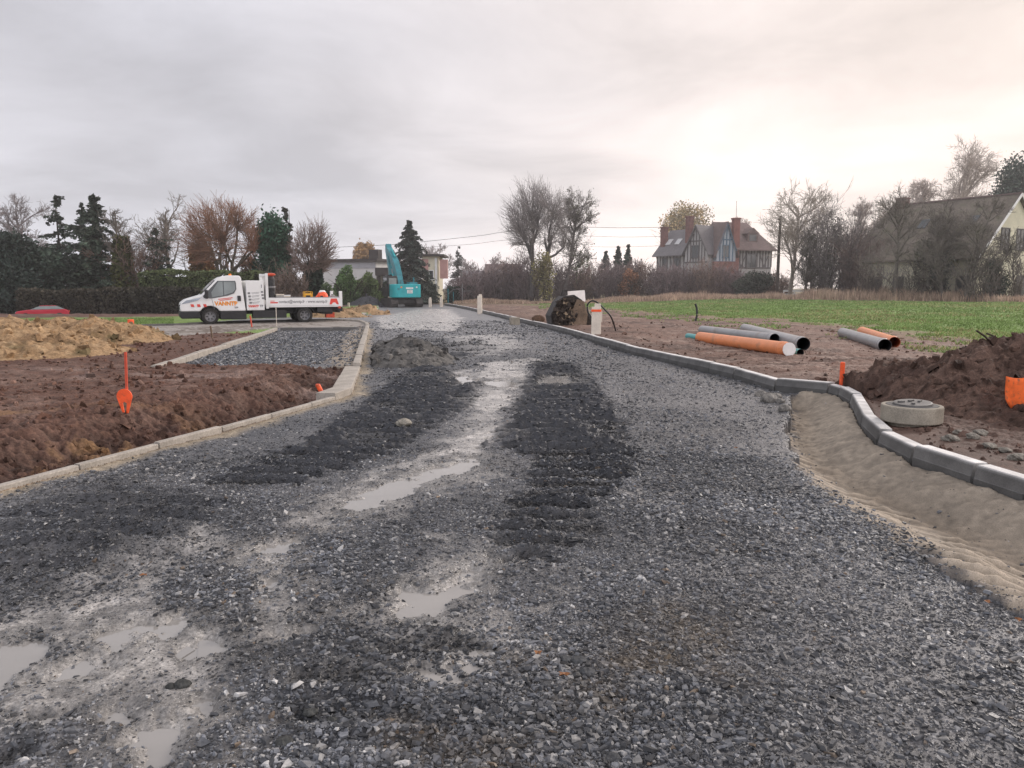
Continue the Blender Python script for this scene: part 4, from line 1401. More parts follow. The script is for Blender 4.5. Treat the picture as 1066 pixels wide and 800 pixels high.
def wheel(x, yc, w, r=.37):
    s = 1 if yc > 0 else -1
    t_ = MB()
    prof = [(r * .62, -w / 2), (r * .93, -w / 2), (r, -w / 2 + .03), (r, w / 2 - .03), (r * .93, w / 2), (r * .62, w / 2)]
    t_.lathe(prof, 28)
    for V in t_.V:
        V[:] = np.stack([V[:, 0] + x, V[:, 2] + yc, V[:, 1] + r], 1)
    ty = t_.obj('wheel', M_rubber, tr, smooth=False)
    rim = MB().lathe([(0, s * w * .32), (r * .18, s * w * .34), (r * .2, s * w * .2), (r * .5, s * w * .22), (r * .58, s * w * .44), (r * .66, s * w * .46), (r * .66, -s * w * .4)], 28)
    for V in rim.V:
        V[:] = np.stack([V[:, 0] + x, V[:, 2] + yc, V[:, 1] + r], 1)
    rim.obj('rim', M_steel, ty)
    nuts = MB()
    for k in range(6):
        a_ = 2 * PI * k / 6
        nuts.cyl((x + r * .36 * math.cos(a_), yc + s * w * .2, r + r * .36 * math.sin(a_)), (x + r * .36 * math.cos(a_), yc + s * w * .32, r + r * .36 * math.sin(a_)), .035, n=8)
    nuts.obj('wheel_nut', M_black, ty)


wheel(WX, .86, .24)
wheel(WX, -.86, .24)
wheel(-1.78, .80, .42)
wheel(-1.78, -.80, .42)
# chassis
fr = MB()
for s in (1, -1):
    fr.box((-1.4, s * .4, .62), (4.6, .09, .2))
fr.box((-.2, .72, .44), (1.5, .5, .36)).box((-2.9, .0, .50), (.5, 1.5, .2)).box((-3.45, 0, .52), (.1, 1.7, .12)).box((-.55, 0, .5), (4.2, 1.1, .12))
fr.box((-2.75, .7, .60), (.7, .35, .22))
fr.obj('chassis', M_black, tr, bevel=.01)
for s in (1, -1):
    mg = MB().tube([(-1.78 + .50 * math.cos(a_), s * .82, .37 + .47 * math.sin(a_)) for a_ in np.linspace(.25, PI - .25, 12)], .02, 6)
    V0, V1 = [], []
    pts = [(-1.78 + .46 * math.cos(a_), .37 + .44 * math.sin(a_)) for a_ in np.linspace(.2, PI - .2, 12)]
    mg = MB()
    VV = [(a_, s * 1.02, b_) for a_, b_ in pts] + [(a_, s * .58, b_) for a_, b_ in pts]
    mg.add(VV, [(k, k + 1, k + 13, k + 12) for k in range(11)])
    mg.obj('mudguard', M_black, tr).modifiers.new('thick', 'SOLIDIFY').thickness = .02
MB().box((-3.05, .55, .34), (.42, .3, .24)).obj('reflector_box', M_red, tr, bevel=.02)
# storage box behind the cab with its printed panel
MB().box((.42, 0, 1.30), (.78, 2.0, 1.36)).obj('storage_box', M_white, tr, bevel=.02)
pr = MB()
for k in range(4):
    zz_ = 1.40 - k * .145
    pr.box((.70 - .02 * k, 1.003, zz_), (.11, .006, .085))
    if k < 3:
        pr.box((.12 - .02 * k, 1.003, zz_ + .06), (.11, .006, .085))
    pr.box((.42, 1.003, zz_ + .03), (.36, .005, .018), rot=Matrix.Rotation(.1, 3, 'Y')).box((.42, 1.003, zz_ - .02), (.30, .005, .014), rot=Matrix.Rotation(.1, 3, 'Y'))
pr.box((.14, 1.003, 1.72), (.03, .006, .15))
pr.obj('panel_print', M_text_grey, tr)
text_on('lettering', 'VANNTP', .15, M_text_red, tr, (.74, 1.003, .76), (-1, 0, 0), (0, 0, 1), .008, .46)
text_on('lettering', 'TP', .15, M_text_grey, tr, (.25, 1.003, .76), (-1, 0, 0), (0, 0, 1), .006, .16)
# bulkhead
bh = MB()
for s in (1, -1):
    bh.box((-.10, s * .98, 1.50), (.12, .10, 1.62))
bh.box((-.10, 0, 2.24), (.08, 1.9, .1)).box((-.10, 0, 1.45), (.05, 1.9, .75))
for k in range(6):
    bh.box((-.10, -.75 + .3 * k, 2.0), (.03, .03, .5))
bh.obj('bulkhead', M_white, tr, bevel=.01)
# bed with dropsides
MB().box((-1.80, 0, .80), (3.36, 2.0, .10)).obj('bed_floor', M_steel, tr)
for s in (1, -1):
    side = MB().box((-1.80, s * 1.0, 1.00), (3.28, .05, .38)).obj('dropside', M_white, tr, bevel=.008)
    MB().box((-1.80, s * 1.0, 1.20), (3.28, .06, .025)).obj('rail', M_steel, side)
    MB().box((-1.80, s * 1.0, .775), (3.28, .07, .055)).obj('rail', M_white, side)
MB().box((-3.42, 0, 1.02), (.05, 1.95, .40)).obj('tailgate', M_white, tr, bevel=.008)
for s in (1, -1):
    MB().box((-3.50, s * .97, 1.12), (.14, .12, .74)).obj('rear_post', M_white, tr, bevel=.012)
    MB().box((-3.42, s * .97, .72), (.10, .2, .10)).obj('tail_lamp', M_red, tr)
text_on('lettering', 'contact@vanntp.fr - www.vanntp.fr', .19, M_text_grey, tr, (-.60, 1.027, .945), (-1, 0, 0), (0, 0, 1), .004, 2.26)
lg = MB().prism([(-.22, .93), (-.22, .99), (-.55, .99), (-.58, .96), (-.55, .93)], 1.025, 1.029, 'xz').prism([(-.22, 1.02), (-.22, 1.05), (-.42, 1.05), (-.42, 1.02)], 1.025, 1.029, 'xz')
lg.prism([(-2.95, .86), (-3.05, .86), (-3.12, .95), (-3.22, .95), (-3.3, .86), (-3.4, .86), (-3.3, 1.14), (-3.02, 1.14)], 1.025, 1.029, 'xz')
lg.obj('lettering', M_text_red, tr, fix=True)


def on_truck(x, y, z):
    v = tr.matrix_basis @ Vector((x, y, z))
    return v


bpy.context.view_layer.update()
TRZ = math.atan2(fw.y, fw.x)
BED = .86 + .0
# load
o = MB().lathe([(0, 0), (.14, 0), (.17, .1), (.17, 1.15), (.13, 1.3), (0, 1.32)], 14)
o = thing('bundled_tarpaulin', 'upright black rolled bundle strapped against the truck bulkhead', 'bundle', on_truck(-.36, .6, .855), TRZ)
MB().lathe([(0, 0), (.15, 0), (.18, .12), (.165, .5), (.18, .8), (.16, 1.2), (.12, 1.3), (0, 1.32)], 12).obj('roll', mat('black_sheet', (.03, .03, .033), rough=.6, n1=(9, .5), bump=.03, bscale=12), o)
MB().lathe([(0, 1.32), (.10, 1.33), (.2, 1.38), (.21, 1.43), (.1, 1.47), (0, 1.47)], 12).obj('knot', M_red, o)
MB().lathe([(.185, .78), (.19, .82), (.185, .86)], 12).obj('strap', M_steel, o)
o = thing('toolbox', 'pale grey crate on the bed beside the black bundle', 'box', on_truck(-.70, .62, .855), TRZ + .1)
MB().box((0, 0, .22), (.36, .34, .44)).obj('body', M_conc, o, bevel=.015)
MB().box((0, 0, .47), (.38, .36, .06)).obj('lid', M_offwhite, o, bevel=.01)
o = thing('toolbox', 'white box on the truck bed, right of the grey crate', 'box', on_truck(-1.05, .62, .855), TRZ - .08)
MB().box((0, 0, .20), (.30, .34, .40)).obj('body', M_offwhite, o, bevel=.015)
MB().box((0, 0, .43), (.31, .35, .05)).obj('lid', M_white, o, bevel=.01)
o = thing('generator', 'small yellow generator standing on the truck bed', 'generator', on_truck(-2.02, .62, .855), TRZ)
MB().box((0, 0, .30), (.34, .36, .46)).obj('casing', M_yellow, o, bevel=.03)
fr = MB()
for a_ in (-.18, .18):
    for b_ in (-.2, .2):
        fr.box((a_, b_, .3), (.025, .025, .6))
fr.box((0, -.2, .6), (.38, .025, .025)).box((0, .2, .6), (.38, .025, .025))
fr.obj('frame', M_yellow, o)
MB().box((.02, .19, .38), (.20, .02, .12)).box((-.08, .19, .24), (.07, .02, .07)).obj('control_panel', M_black, o)
o = thing('plate_compactor', 'orange and white machine lying on the bed near the tail', 'machine', on_truck(-2.72, .58, .855), TRZ)
bm_ = MB().lathe([(0, .08), (.26, .10), (.32, .26), (.28, .46), (.17, .60), (0, .64)], 14)
bm_.V[0][:, 0] *= .9
bm_.obj('cover', M_orange, o, smooth=True)
MB().lathe([(0, .68), (.12, .67), (.18, .58), (.13, .52)], 12).obj('tank', M_white, o, smooth=True)
MB().box((.10, .28, .32), (.12, .06, .2)).obj('vent', M_black, o)
MB().prism([(.20, .1), (.46, .12), (.24, .45)], -.15, .15, 'xz').obj('base_plate', M_orange, o, fix=True)
o = thing('canister', 'pale plastic canister at the tail corner of the truck bed', 'canister', on_truck(-3.22, .6, .855), TRZ)
MB().box((0, 0, .22), (.2, .3, .42)).obj('body', M_conc, o, bevel=.04)
MB().cyl((.04, 0, .43), (.04, 0, .49), .035).obj('lid', M_black, o)

# ------------------------------------------------------------------ excavator seen from behind
ex, ey = G(415, 320.3)
et = thing('excavator', 'teal tracked excavator with raised boom seen from behind at the road end', 'excavator', (ex, ey + 1.7, -.02), R(25))


def track(s):
    pr_ = [(-1.9, .35), (-1.75, .12), (-1.5, .02), (1.5, .02), (1.75, .12), (1.9, .38), (1.75, .65), (1.5, .78), (-1.5, .78), (-1.75, .65)]
    mb = MB().prism(pr_, s * 1.14 - .30, s * 1.14 + .30, 'yz')
    # grouser bars all round
    n = len(pr_)
    for i in range(n):
        a_, b_ = Vector(pr_[i]), Vector(pr_[(i + 1) % n])
        L_ = (b_ - a_).length
        k = max(1, int(L_ / .17))
        for j in range(k):
            p = a_.lerp(b_, (j + .5) / k)
            an = math.atan2(b_.y - a_.y, b_.x - a_.x)
            mb.box((s * 1.14, p.x, p.y), (.62, .05, .06), rot=Matrix.Rotation(an, 3, 'X'))
    o = mb.obj('crawler_track', M_dsteel, et, fix=True)
    for y_ in (-1.5, 1.5):
        MB().cyl((s * 1.14 - .2, y_, .4), (s * 1.14 + .31, y_, .4), .28, n=20).obj('sprocket', M_steel, o)
    return o


track(1)
track(-1)
MB().box((0, 0, .52), (1.8, 2.4, .3)).lathe([(.6, .65), (.6, .9)], 24).obj('undercarriage', M_black, et)
cw = MB()
pts = []
for k in range(13):
    a_ = PI + PI * k / 12
    pts.append((1.36 * math.copysign(abs(math.cos(a_)) ** .35, math.cos(a_)), -1.35 + .55 * math.sin(a_)))
cw.prism(pts + [(1.36, -.95), (-1.36, -.95)], .88, 2.05, 'xy')
cwo = cw.obj('counterweight', M_teal, et, bevel=.06, fix=True)
mk = MB().box((.20, -1.895, 1.70), (.66, .03, .14)).box((.22, -1.895, 1.40), (.50, .03, .30))
mk.obj('marking_plate', M_white, cwo)
lines = MB()
for k in range(3):
    lines.box((.22, -1.912, 1.49 - k * .09), (.38 - .08 * (k % 2), .006, .03))
lines.obj('lettering', M_text_grey, cwo)
for s in (-.55, .85):
    MB().box((s, -1.895, 1.78), (.13, .03, .13)).obj('reflector', M_amber if s < 0 else M_white, cwo)
MB().box((-.8, -1.89, 1.62), (.2, .03, .2)).obj('vent', M_teal_dark, cwo)
MB().box((.30, .25, 1.45), (2.0, 2.4, 1.1)).obj('engine_housing', M_teal, et, bevel=.05)
MB().box((.85, -.5, 2.1), (.75, 1.0, .25)).cyl((.9, -.9, 2.2), (.9, -.9, 2.65), .06).obj('engine_hood', M_teal_dark, et, bevel=.03)
rl = MB()
for s in (0.1, 1.25):
    rl.tube([(s, -1.3, 2.0), (s, -1.3, 2.42), (s, .4, 2.42), (s, .4, 2.0)], .02, 6)
rl.obj('handrail', M_black, et)
cb = MB().prism([(-.5, 1.0), (1.25, 1.0), (1.32, 1.9), (1.0, 2.78), (-.42, 2.78), (-.5, 2.6)], -1.38, -.45, 'yz').obj('operator_cab', M_black, et, bevel=.05, fix=True)
MB().box((-.91, -.515, 2.28), (.70, .02, .62)).obj('rear_window', M_glass_grey, cb)
MB().box((-1.385, .3, 2.2), (.02, 1.2, .85)).obj('side_window', M_glass, cb)
MB().box((-1.46, -.3, 1.9), (.06, .25, .35)).obj('mirror', M_black, et)
MB().box((1.5, .4, 1.6), (.06, .2, .3)).obj('mirror', M_black, et)


def beam(pl, w, x0, m, name, parent):
    """pl: list of (y,z,thickness)"""
    up, dn = [], []
    for i, (y_, z_, th) in enumerate(pl):
        a_ = Vector(pl[max(i - 1, 0)][:2])
        b_ = Vector(pl[min(i + 1, len(pl) - 1)][:2])
        t_ = (b_ - a_).normalized()
        nn = Vector((-t_.y, t_.x))
        up.append((y_ + nn.x * th / 2, z_ + nn.y * th / 2))
        dn.append((y_ - nn.x * th / 2, z_ - nn.y * th / 2))
    return MB().prism(up + dn[::-1], x0 - w / 2, x0 + w / 2, 'yz').obj(name, m, parent, bevel=.02, fix=True)


bo = beam([(.5, 1.75, .5), (1.2, 2.9, .72), (2.1, 4.0, .74), (3.1, 4.75, .55), (4.2, 5.4, .4)], .52, .12, M_teal_dark, 'boom', et)
for s in (-.20, .44):
    MB().cyl((s, .9, 1.5), (s, 1.9, 3.0), .085, n=12).obj('cylinder', M_teal, bo)
    MB().cyl((s, 1.9, 3.0), (s, 2.2, 3.45), .05, n=12).obj('piston', M_steel, bo)
MB().cyl((.12, 2.1, 4.55), (.12, 3.3, 5.35), .08, n=12).obj('arm_cylinder', M_teal, bo)
MB().tube([(.3, 1.0, 2.9), (.34, 2.0, 4.3), (.3, 3.2, 5.2)], .035, 6).obj('hydraulic_hose', M_black, bo)
ar = beam([(4.35, 5.8, .3), (4.2, 5.3, .65), (3.75, 4.2, .55), (3.3, 2.9, .35)], .5, .12, M_teal_dark, 'arm', et)
MB().cyl((.12, 4.55, 5.3), (.12, 4.0, 3.7), .07, n=12).obj('bucket_cylinder', M_teal, ar)
bk = MB().prism([(3.45, 2.95), (3.1, 2.7), (2.75, 2.25), (2.75, 1.75), (3.1, 1.45), (3.55, 1.5), (3.6, 1.6), (3.2, 1.7), (3.05, 2.0), (3.3, 2.5), (3.55, 2.8)], -.45, .7, 'yz').obj('bucket', M_dsteel, et, fix=True)

# ------------------------------------------------------------------ red car half hidden behind the bank
cp = at(45, 326, 51.2)
ct = thing('car', 'red car half hidden behind the low bank at the left', 'car', (cp.x, 51.2, -.42), R(208))
ct.scale = (.74, .74, .74)
sidep = [(2.05, .35), (2.1, .6), (2.0, .78), (1.0, .92), (-1.75, .95), (-2.05, .8), (-2.1, .4)]
MB().prism(sidep, -.82, .82, 'xz').obj('body', M_carred, ct, bevel=.06, fix=True)
gh = MB().prism([(1.0, .93), (.25, 1.24), (-1.1, 1.26), (-1.75, .97)], -.74, .74, 'xz')
gh.V[0][:, 1] *= np.where(gh.V[0][:, 2] > 1.05, .8, 1)
gh.obj('cabin', M_glass_grey, ct, bevel=.03, fix=True)
MB().box((-.42, 0, 1.255), (1.3, 1.16, .05)).obj('roof', M_carred, ct, bevel=.02)
for x_ in (1.3, -1.3):
    for s in (1, -1):
        w_ = MB().cyl((x_, s * .62, .32), (x_, s * .84, .32), .32, n=20).obj('wheel', M_rubber, ct)
        MB().cyl((x_, s * .8, .32), (x_, s * .85, .32), .19, n=16).obj('rim', M_steel, w_)
for s in (.55, -.55):
    MB().box((2.03, s, .68), (.1, .34, .14)).obj('headlight', M_lamp, ct)
    MB().box((-2.06, s, .75), (.06, .3, .14)).obj('tail_lamp', M_red, ct)
# ------------------------------------------------------------------ vegetation
M_bark = mat('bark', vcol=True, rough=.9, n1=(6, .3), spec=.15)
M_twig = mat('twigs', vcol=True, rough=.95, n1=(1.5, .2), spec=.1)
M_fol = mat('foliage', vcol=True, rough=.7, n1=(.8, .25), spec=.3)


def perp(v):
    a_ = np.cross(v, rng.normal(size=v.shape))
    return a_ / (np.linalg.norm(a_, axis=-1, keepdims=True) + 1e-9)


def norm(v):
    return v / (np.linalg.norm(v, axis=-1, keepdims=True) + 1e-9)


class Wood:
    """segments of branches, kept in two bins: trunk with limbs, and the fine crown"""

    def __init__(self):
        self.P0, self.P1, self.R0, self.R1 = [], [], [], []

    def strand(self, S, D, L, r0, r1, k, wob, trop):
        """n strands of k segments; returns points (n,k+1,3)"""
        n = len(S)
        pts = [S]
        d = D.copy()
        for i in range(k):
            d = norm(d + rng.normal(0, wob, (n, 3)) + np.array([0, 0, trop]))
            pts.append(pts[-1] + d * (L / k)[:, None])
        for i in range(k):
            f0, f1 = i / k, (i + 1) / k
            self.P0.append(pts[i])
            self.P1.append(pts[i + 1])
            self.R0.append(np.full(n, r0 + (r1 - r0) * f0))
            self.R1.append(np.full(n, r0 + (r1 - r0) * f1))
        return np.stack(pts, 1)

    def put(self, mb, n, col, var=.25):
        P0 = np.concatenate(self.P0)
        c = np.ones((len(P0), 4))
        c[:, :3] = np.array(col) * rng.uniform(1 - var, 1 + var, (len(P0), 1))
        mb.segs(P0, np.concatenate(self.P1), np.concatenate(self.R0), np.concatenate(self.R1), n, c)


def spawn(pts, per, f0, f1, ang, jit=.35):
    """children along strands: returns start, direction, parent index, fraction"""
    n, k1 = pts.shape[0], pts.shape[1]
    idx = np.repeat(np.arange(n), per)
    f = rng.uniform(f0, f1, len(idx))
    g = f * (k1 - 1)
    i = np.minimum(g.astype(int), k1 - 2)
    t = (g - i)[:, None]
    A, B = pts[idx, i], pts[idx, i + 1]
    S = A + (B - A) * t
    d = norm(B - A)
    an = R(ang) * (1 + rng.normal(0, jit, len(idx)))[:, None]
    D = norm(d * np.cos(an) + perp(d) * np.sin(an))
    return S, D, idx, f


def bare_tree(px, pyb, pyt, wpx, Y, label, col=(.09, .075, .06), group=None, trunk_f=.3, seed=0, limbs=7, dens=1.0, lean=0.0, leafcol=None,
              leafn=0, name='bare_tree', z0=None, tw=.011, ang=42, ivy=None, rscale=1.0):
    """leafless tree between photo rows pyb (foot) and pyt (top), crown wpx pixels wide at depth Y"""
    global rng
    keep, rng = rng, np.random.default_rng(1000 + seed)
    ft = at(px, pyb, Y)
    H = (at(px, pyt, Y).z - ft.z)
    W = wpx / F * Y / 2
    t = thing(name, label, 'tree', ft, 0, group)
    tk, cr = Wood(), Wood()
    r0 = max(.10, H * .021) * rscale
    o = np.zeros((1, 3))
    up = np.array([[lean, 0, 1.0]])
    main = tk.strand(o, norm(up), np.array([H * .80]), r0, r0 * .22, 8, .07, .03)
    S, D, ix, f = spawn(main, limbs, trunk_f, .95, ang)
    D[:, 2] = np.abs(D[:, 2])
    L1 = np.clip(W * rng.uniform(.85, 1.35, len(S)) * (1.15 - .55 * np.maximum(0, (f - trunk_f))), H * .1, None)
    L1 = np.minimum(L1, (H - S[:, 2]) / np.maximum(.35, D[:, 2] + .25))
    l1 = tk.strand(S, D, L1, r0 * .42, r0 * .10, 6, .13, .07)
    both = [(main, 20, .45, 1.0, H * .24), (l1, 11, .2, 1.0, None)]
    subs = []
    for pts, per, a_, b_, LL in both:
        S, D, ix, f = spawn(pts, max(2, int(per * dens)), a_, b_, 42)
        base = np.linalg.norm(pts[:, -1] - pts[:, 0], axis=1)[ix]
        L2 = (LL if LL else 0) * (1.1 - f) * 1.3 + (0 if LL else 1) * base * .62 * (1.15 - .6 * f)
        L2 = np.maximum(L2, H * .05) * rng.uniform(.7, 1.2, len(S))
        subs.append(cr.strand(S, D, L2, r0 * .11, .016, 4, .16, .07))
    l2 = np.concatenate(subs)
    S, D, ix, f = spawn(l2, max(3, int(7 * dens)), .12, 1.0, 38)
    L3 = np.linalg.norm(l2[:, -1] - l2[:, 0], axis=1)[ix] * .55 * rng.uniform(.6, 1.3, len(S))
    l3 = cr.strand(S, D, np.maximum(L3, .25), .017, tw, 3, .2, .06)
    S, D, ix, f = spawn(l3, max(2, int(5 * dens)), .2, 1.0, 34)
    L4 = np.linalg.norm(l3[:, -1] - l3[:, 0], axis=1)[ix] * .6 * rng.uniform(.6, 1.3, len(S))
    l4 = cr.strand(S, D, np.maximum(L4, .18), tw, tw * .7, 2, .2, .03)
    mt, mc = MB(), MB()
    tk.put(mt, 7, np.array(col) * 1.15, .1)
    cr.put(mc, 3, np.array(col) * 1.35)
    if leafn:
        e = np.concatenate([l4[:, -1], l4[:, 1], l3[:, -1]])
        e = e[rng.integers(0, len(e), leafn)] + rng.normal(0, .12, (leafn, 3))
        c = np.ones((leafn, 4))
        c[:, :3] = np.array(leafcol) * rng.uniform(.6, 1.4, (leafn, 1))
        mc.leaves(e, .085, c)
    if ivy:
        n = 2600
        hh = rng.random(n) ** .8 * H * ivy[0]
        an = rng.uniform(0, 2 * PI, n)
        rr_ = ivy[1] * (1 - .55 * hh / (H * ivy[0])) * np.sqrt(rng.random(n))
        P = np.stack([rr_ * np.cos(an), rr_ * np.sin(an), hh], 1)
        c = np.ones((n, 4))
        c[:, :3] = np.array(ivy[2]) * rng.uniform(.45, 1.5, (n, 1))
        mt.leaves(P, .16, c)
    mt.obj('trunk', M_bark, t, smooth=True)
    mc.obj('crown', M_twig, t)
    rng = keep
    return t


def pollard(px, pyb, pyt, wpx, Y, label, col, tip, knuck_f=(.35, .62), seed=0, trunks=1, arms=6, shoots=26, group=None, ivy=None, spread=.5, tw=.012):
    """lopped tree: thick arms ending in knuckles that carry long straight shoots"""
    global rng
    keep, rng = rng, np.random.default_rng(2000 + seed)
    ft = at(px, pyb, Y)
    H = at(px, pyt, Y).z - ft.z
    W = wpx / F * Y / 2
    t = thing('pollard_tree', label, 'tree', ft, 0, group)
    tk, cr = Wood(), Wood()
    KN, KD = [], []
    for q in range(trunks):
        ox = 0 if trunks == 1 else (q - (trunks - 1) / 2) * W * .28
        r0 = H * .022
        s = np.array([[ox, 0, 0.0]])
        mn = tk.strand(s, norm(np.array([[ox * .05, 0, 1.0]])), np.array([H * knuck_f[0] * 1.15]), r0, r0 * .7, 5, .04, .05)
        S, D, ix, f = spawn(mn, arms, .55, 1.0, 46)
        D[:, 2] = np.abs(D[:, 2]) + .2
        D = norm(D)
        L = H * rng.uniform(.12, (knuck_f[1] - knuck_f[0]) + .12, len(S))
        am = tk.strand(S, D, L, r0 * .55, r0 * .38, 4, .12, .12)
        KN += [am[:, -1], am[:, 2], mn[:, -1]]
        KD += [norm(am[:, -1] - am[:, -2]), norm(am[:, 2] - am[:, 1]), norm(mn[:, -1] - mn[:, -2])]
    KN, KD = np.concatenate(KN), np.concatenate(KD)
    # long shoots from the knuckles to points spread over a domed outline
    m = int(len(KN) * shoots * .62)
    c0 = np.array([0, 0, H * .66])
    ext = np.array([W * 1.1, W * 1.1, H * .345])
    az_ = rng.uniform(0, 2 * PI, m)
    el = np.arcsin(rng.uniform(-.75, 1.0, m))
    U = np.stack([np.cos(el) * np.cos(az_), np.cos(el) * np.sin(az_), np.sin(el)], 1)
    T = c0 + U * ext * rng.uniform(.82, 1.04, (m, 1))
    dist = np.linalg.norm((T[:, None, :] - KN[None]) * np.array([1.2, 1.2, .8]), axis=2) * rng.uniform(.8, 1.25, (m, len(KN)))
    ix = dist.argmin(1)
    S = KN[ix] + rng.normal(0, .07, (m, 3))
    L = np.linalg.norm(T - S, axis=1)
    D = norm(T - S)
    sh = cr.strand(S, D, L, .022, tw, 4, .05, .015)
    S, D, i2, f = spawn(sh, 9, .2, .98, 30)
    l3 = cr.strand(S, D, np.maximum(.3, L[i2] * .35 * rng.uniform(.5, 1.2, len(S))), tw * 1.1, tw * .8, 2, .08, .04)
    mt, mc = MB(), MB()
    tk.put(mt, 7, col, .12)
    P0 = np.concatenate(cr.P0)
    hcol = np.ones((len(P0), 4))
    k = np.clip(np.linalg.norm((P0 - c0) / ext, axis=1), 0, 1)[:, None]
    hcol[:, :3] = 1.35 * (np.array(col) * (1 - k) + np.array(tip) * k) * rng.uniform(.75, 1.25, (len(P0), 1))
    mc.segs(P0, np.concatenate(cr.P1), np.concatenate(cr.R0), np.concatenate(cr.R1), 3, hcol)
    if ivy:
        n = 3500
        hh = rng.random(n) ** .8 * H * ivy[0]
        an = rng.uniform(0, 2 * PI, n)
        rr_ = ivy[1] * (1 - .4 * hh / (H * ivy[0])) * np.sqrt(rng.random(n))
        c = np.ones((n, 4))
        c[:, :3] = np.array(ivy[2]) * rng.uniform(.45, 1.5, (n, 1))
        mt.leaves(np.stack([rr_ * np.cos(an), rr_ * np.sin(an), hh], 1), .16, c)
    mt.obj('trunk', M_bark, t, smooth=True)
    mc.obj('crown', M_twig, t)
    rng = keep
    return t


def conifer(px, pyb, pyt, wpx, Y, label, col, seed=0, gap=.0, irregular=.25, droop=.25, start=.08, dens=1.0, blunt=.0, group=None, name='conifer', leaf=.15):
    global rng
    keep, rng = rng, np.random.default_rng(3000 + seed)
    ft = at(px, pyb, Y)
    H = at(px, pyt, Y).z - ft.z
    W = wpx / F * Y / 2
    t = thing(name, label, 'tree', ft, 0, group)
    tk = Wood()
    mn = tk.strand(np.zeros((1, 3)), np.array([[0, 0, 1.0]]), np.array([H * .985]), max(.12, H * .018), .02, 8, .012, .05)
    W *= 1.5
    nb = int(H * 22 * dens)
    f = start + (1 - start) * rng.random(nb) ** .9
    f = f[(np.sin(f * H * 5.1 + 1) > -1 + 2 * gap * 1.0) | (rng.random(nb) < .25)] if gap else f
    nb = len(f)
    prof = np.where(f < blunt, 1.0, (1 - f) / (1 - blunt) if blunt < 1 else 1)
    prof = np.maximum(prof, .06) ** (.75)
    L = W * prof * (1 + rng.normal(0, irregular, nb)).clip(.25, 1.5)
    an = rng.uniform(0, 2 * PI, nb)
    L *= 1 + irregular * .8 * np.sin(an * 2 + f * 9)
    rise = rng.normal(.12, .15, nb)
    z = f * H
    K = 5
    D0 = norm(np.stack([np.cos(an), np.sin(an), rise], 1))
    S = np.stack([0 * z, 0 * z, z], 1)
    pts = [S]
    d = D0
    for i in range(K):
        d = norm(d + np.array([0, 0, -droop / K * 1.6]) + rng.normal(0, .05, (nb, 3)))
        pts.append(pts[-1] + d * (L / K)[:, None])
    for i in range(K):
        tk.P0.append(pts[i]); tk.P1.append(pts[i + 1])
        tk.R0.append(np.full(nb, .035 * (1 - i / K) + .01)); tk.R1.append(np.full(nb, .035 * (1 - (i + 1) / K) + .01))
    pts = np.stack(pts, 1)
    per = (14 + L * 24 * dens).astype(int)
    ix = np.repeat(np.arange(nb), per)
    g = rng.uniform(.12, 1.0, len(ix)) * K
    i = np.minimum(g.astype(int), K - 1)
    P = pts[ix, i] + (pts[ix, i + 1] - pts[ix, i]) * (g - i)[:, None]
    side = norm(np.cross(D0[ix], np.array([0, 0, 1.0])))
    P = P + side * (rng.normal(0, .14, len(ix)) * np.minimum(1, L[ix]))[:, None]
    P[:, 2] += -np.abs(rng.normal(0, .13, len(ix)))
    c = np.ones((len(ix), 4))
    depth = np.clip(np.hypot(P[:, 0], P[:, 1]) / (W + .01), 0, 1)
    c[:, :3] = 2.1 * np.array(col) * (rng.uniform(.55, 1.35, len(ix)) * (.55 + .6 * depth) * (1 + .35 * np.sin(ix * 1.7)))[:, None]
    mt, mc = MB(), MB()
    tk.put(mt, 5, (.06, .045, .035), .15)
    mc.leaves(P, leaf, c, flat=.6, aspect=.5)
    mt.obj('trunk', M_bark, t)
    mc.obj('crown', M_fol, t)
    rng = keep
    return t


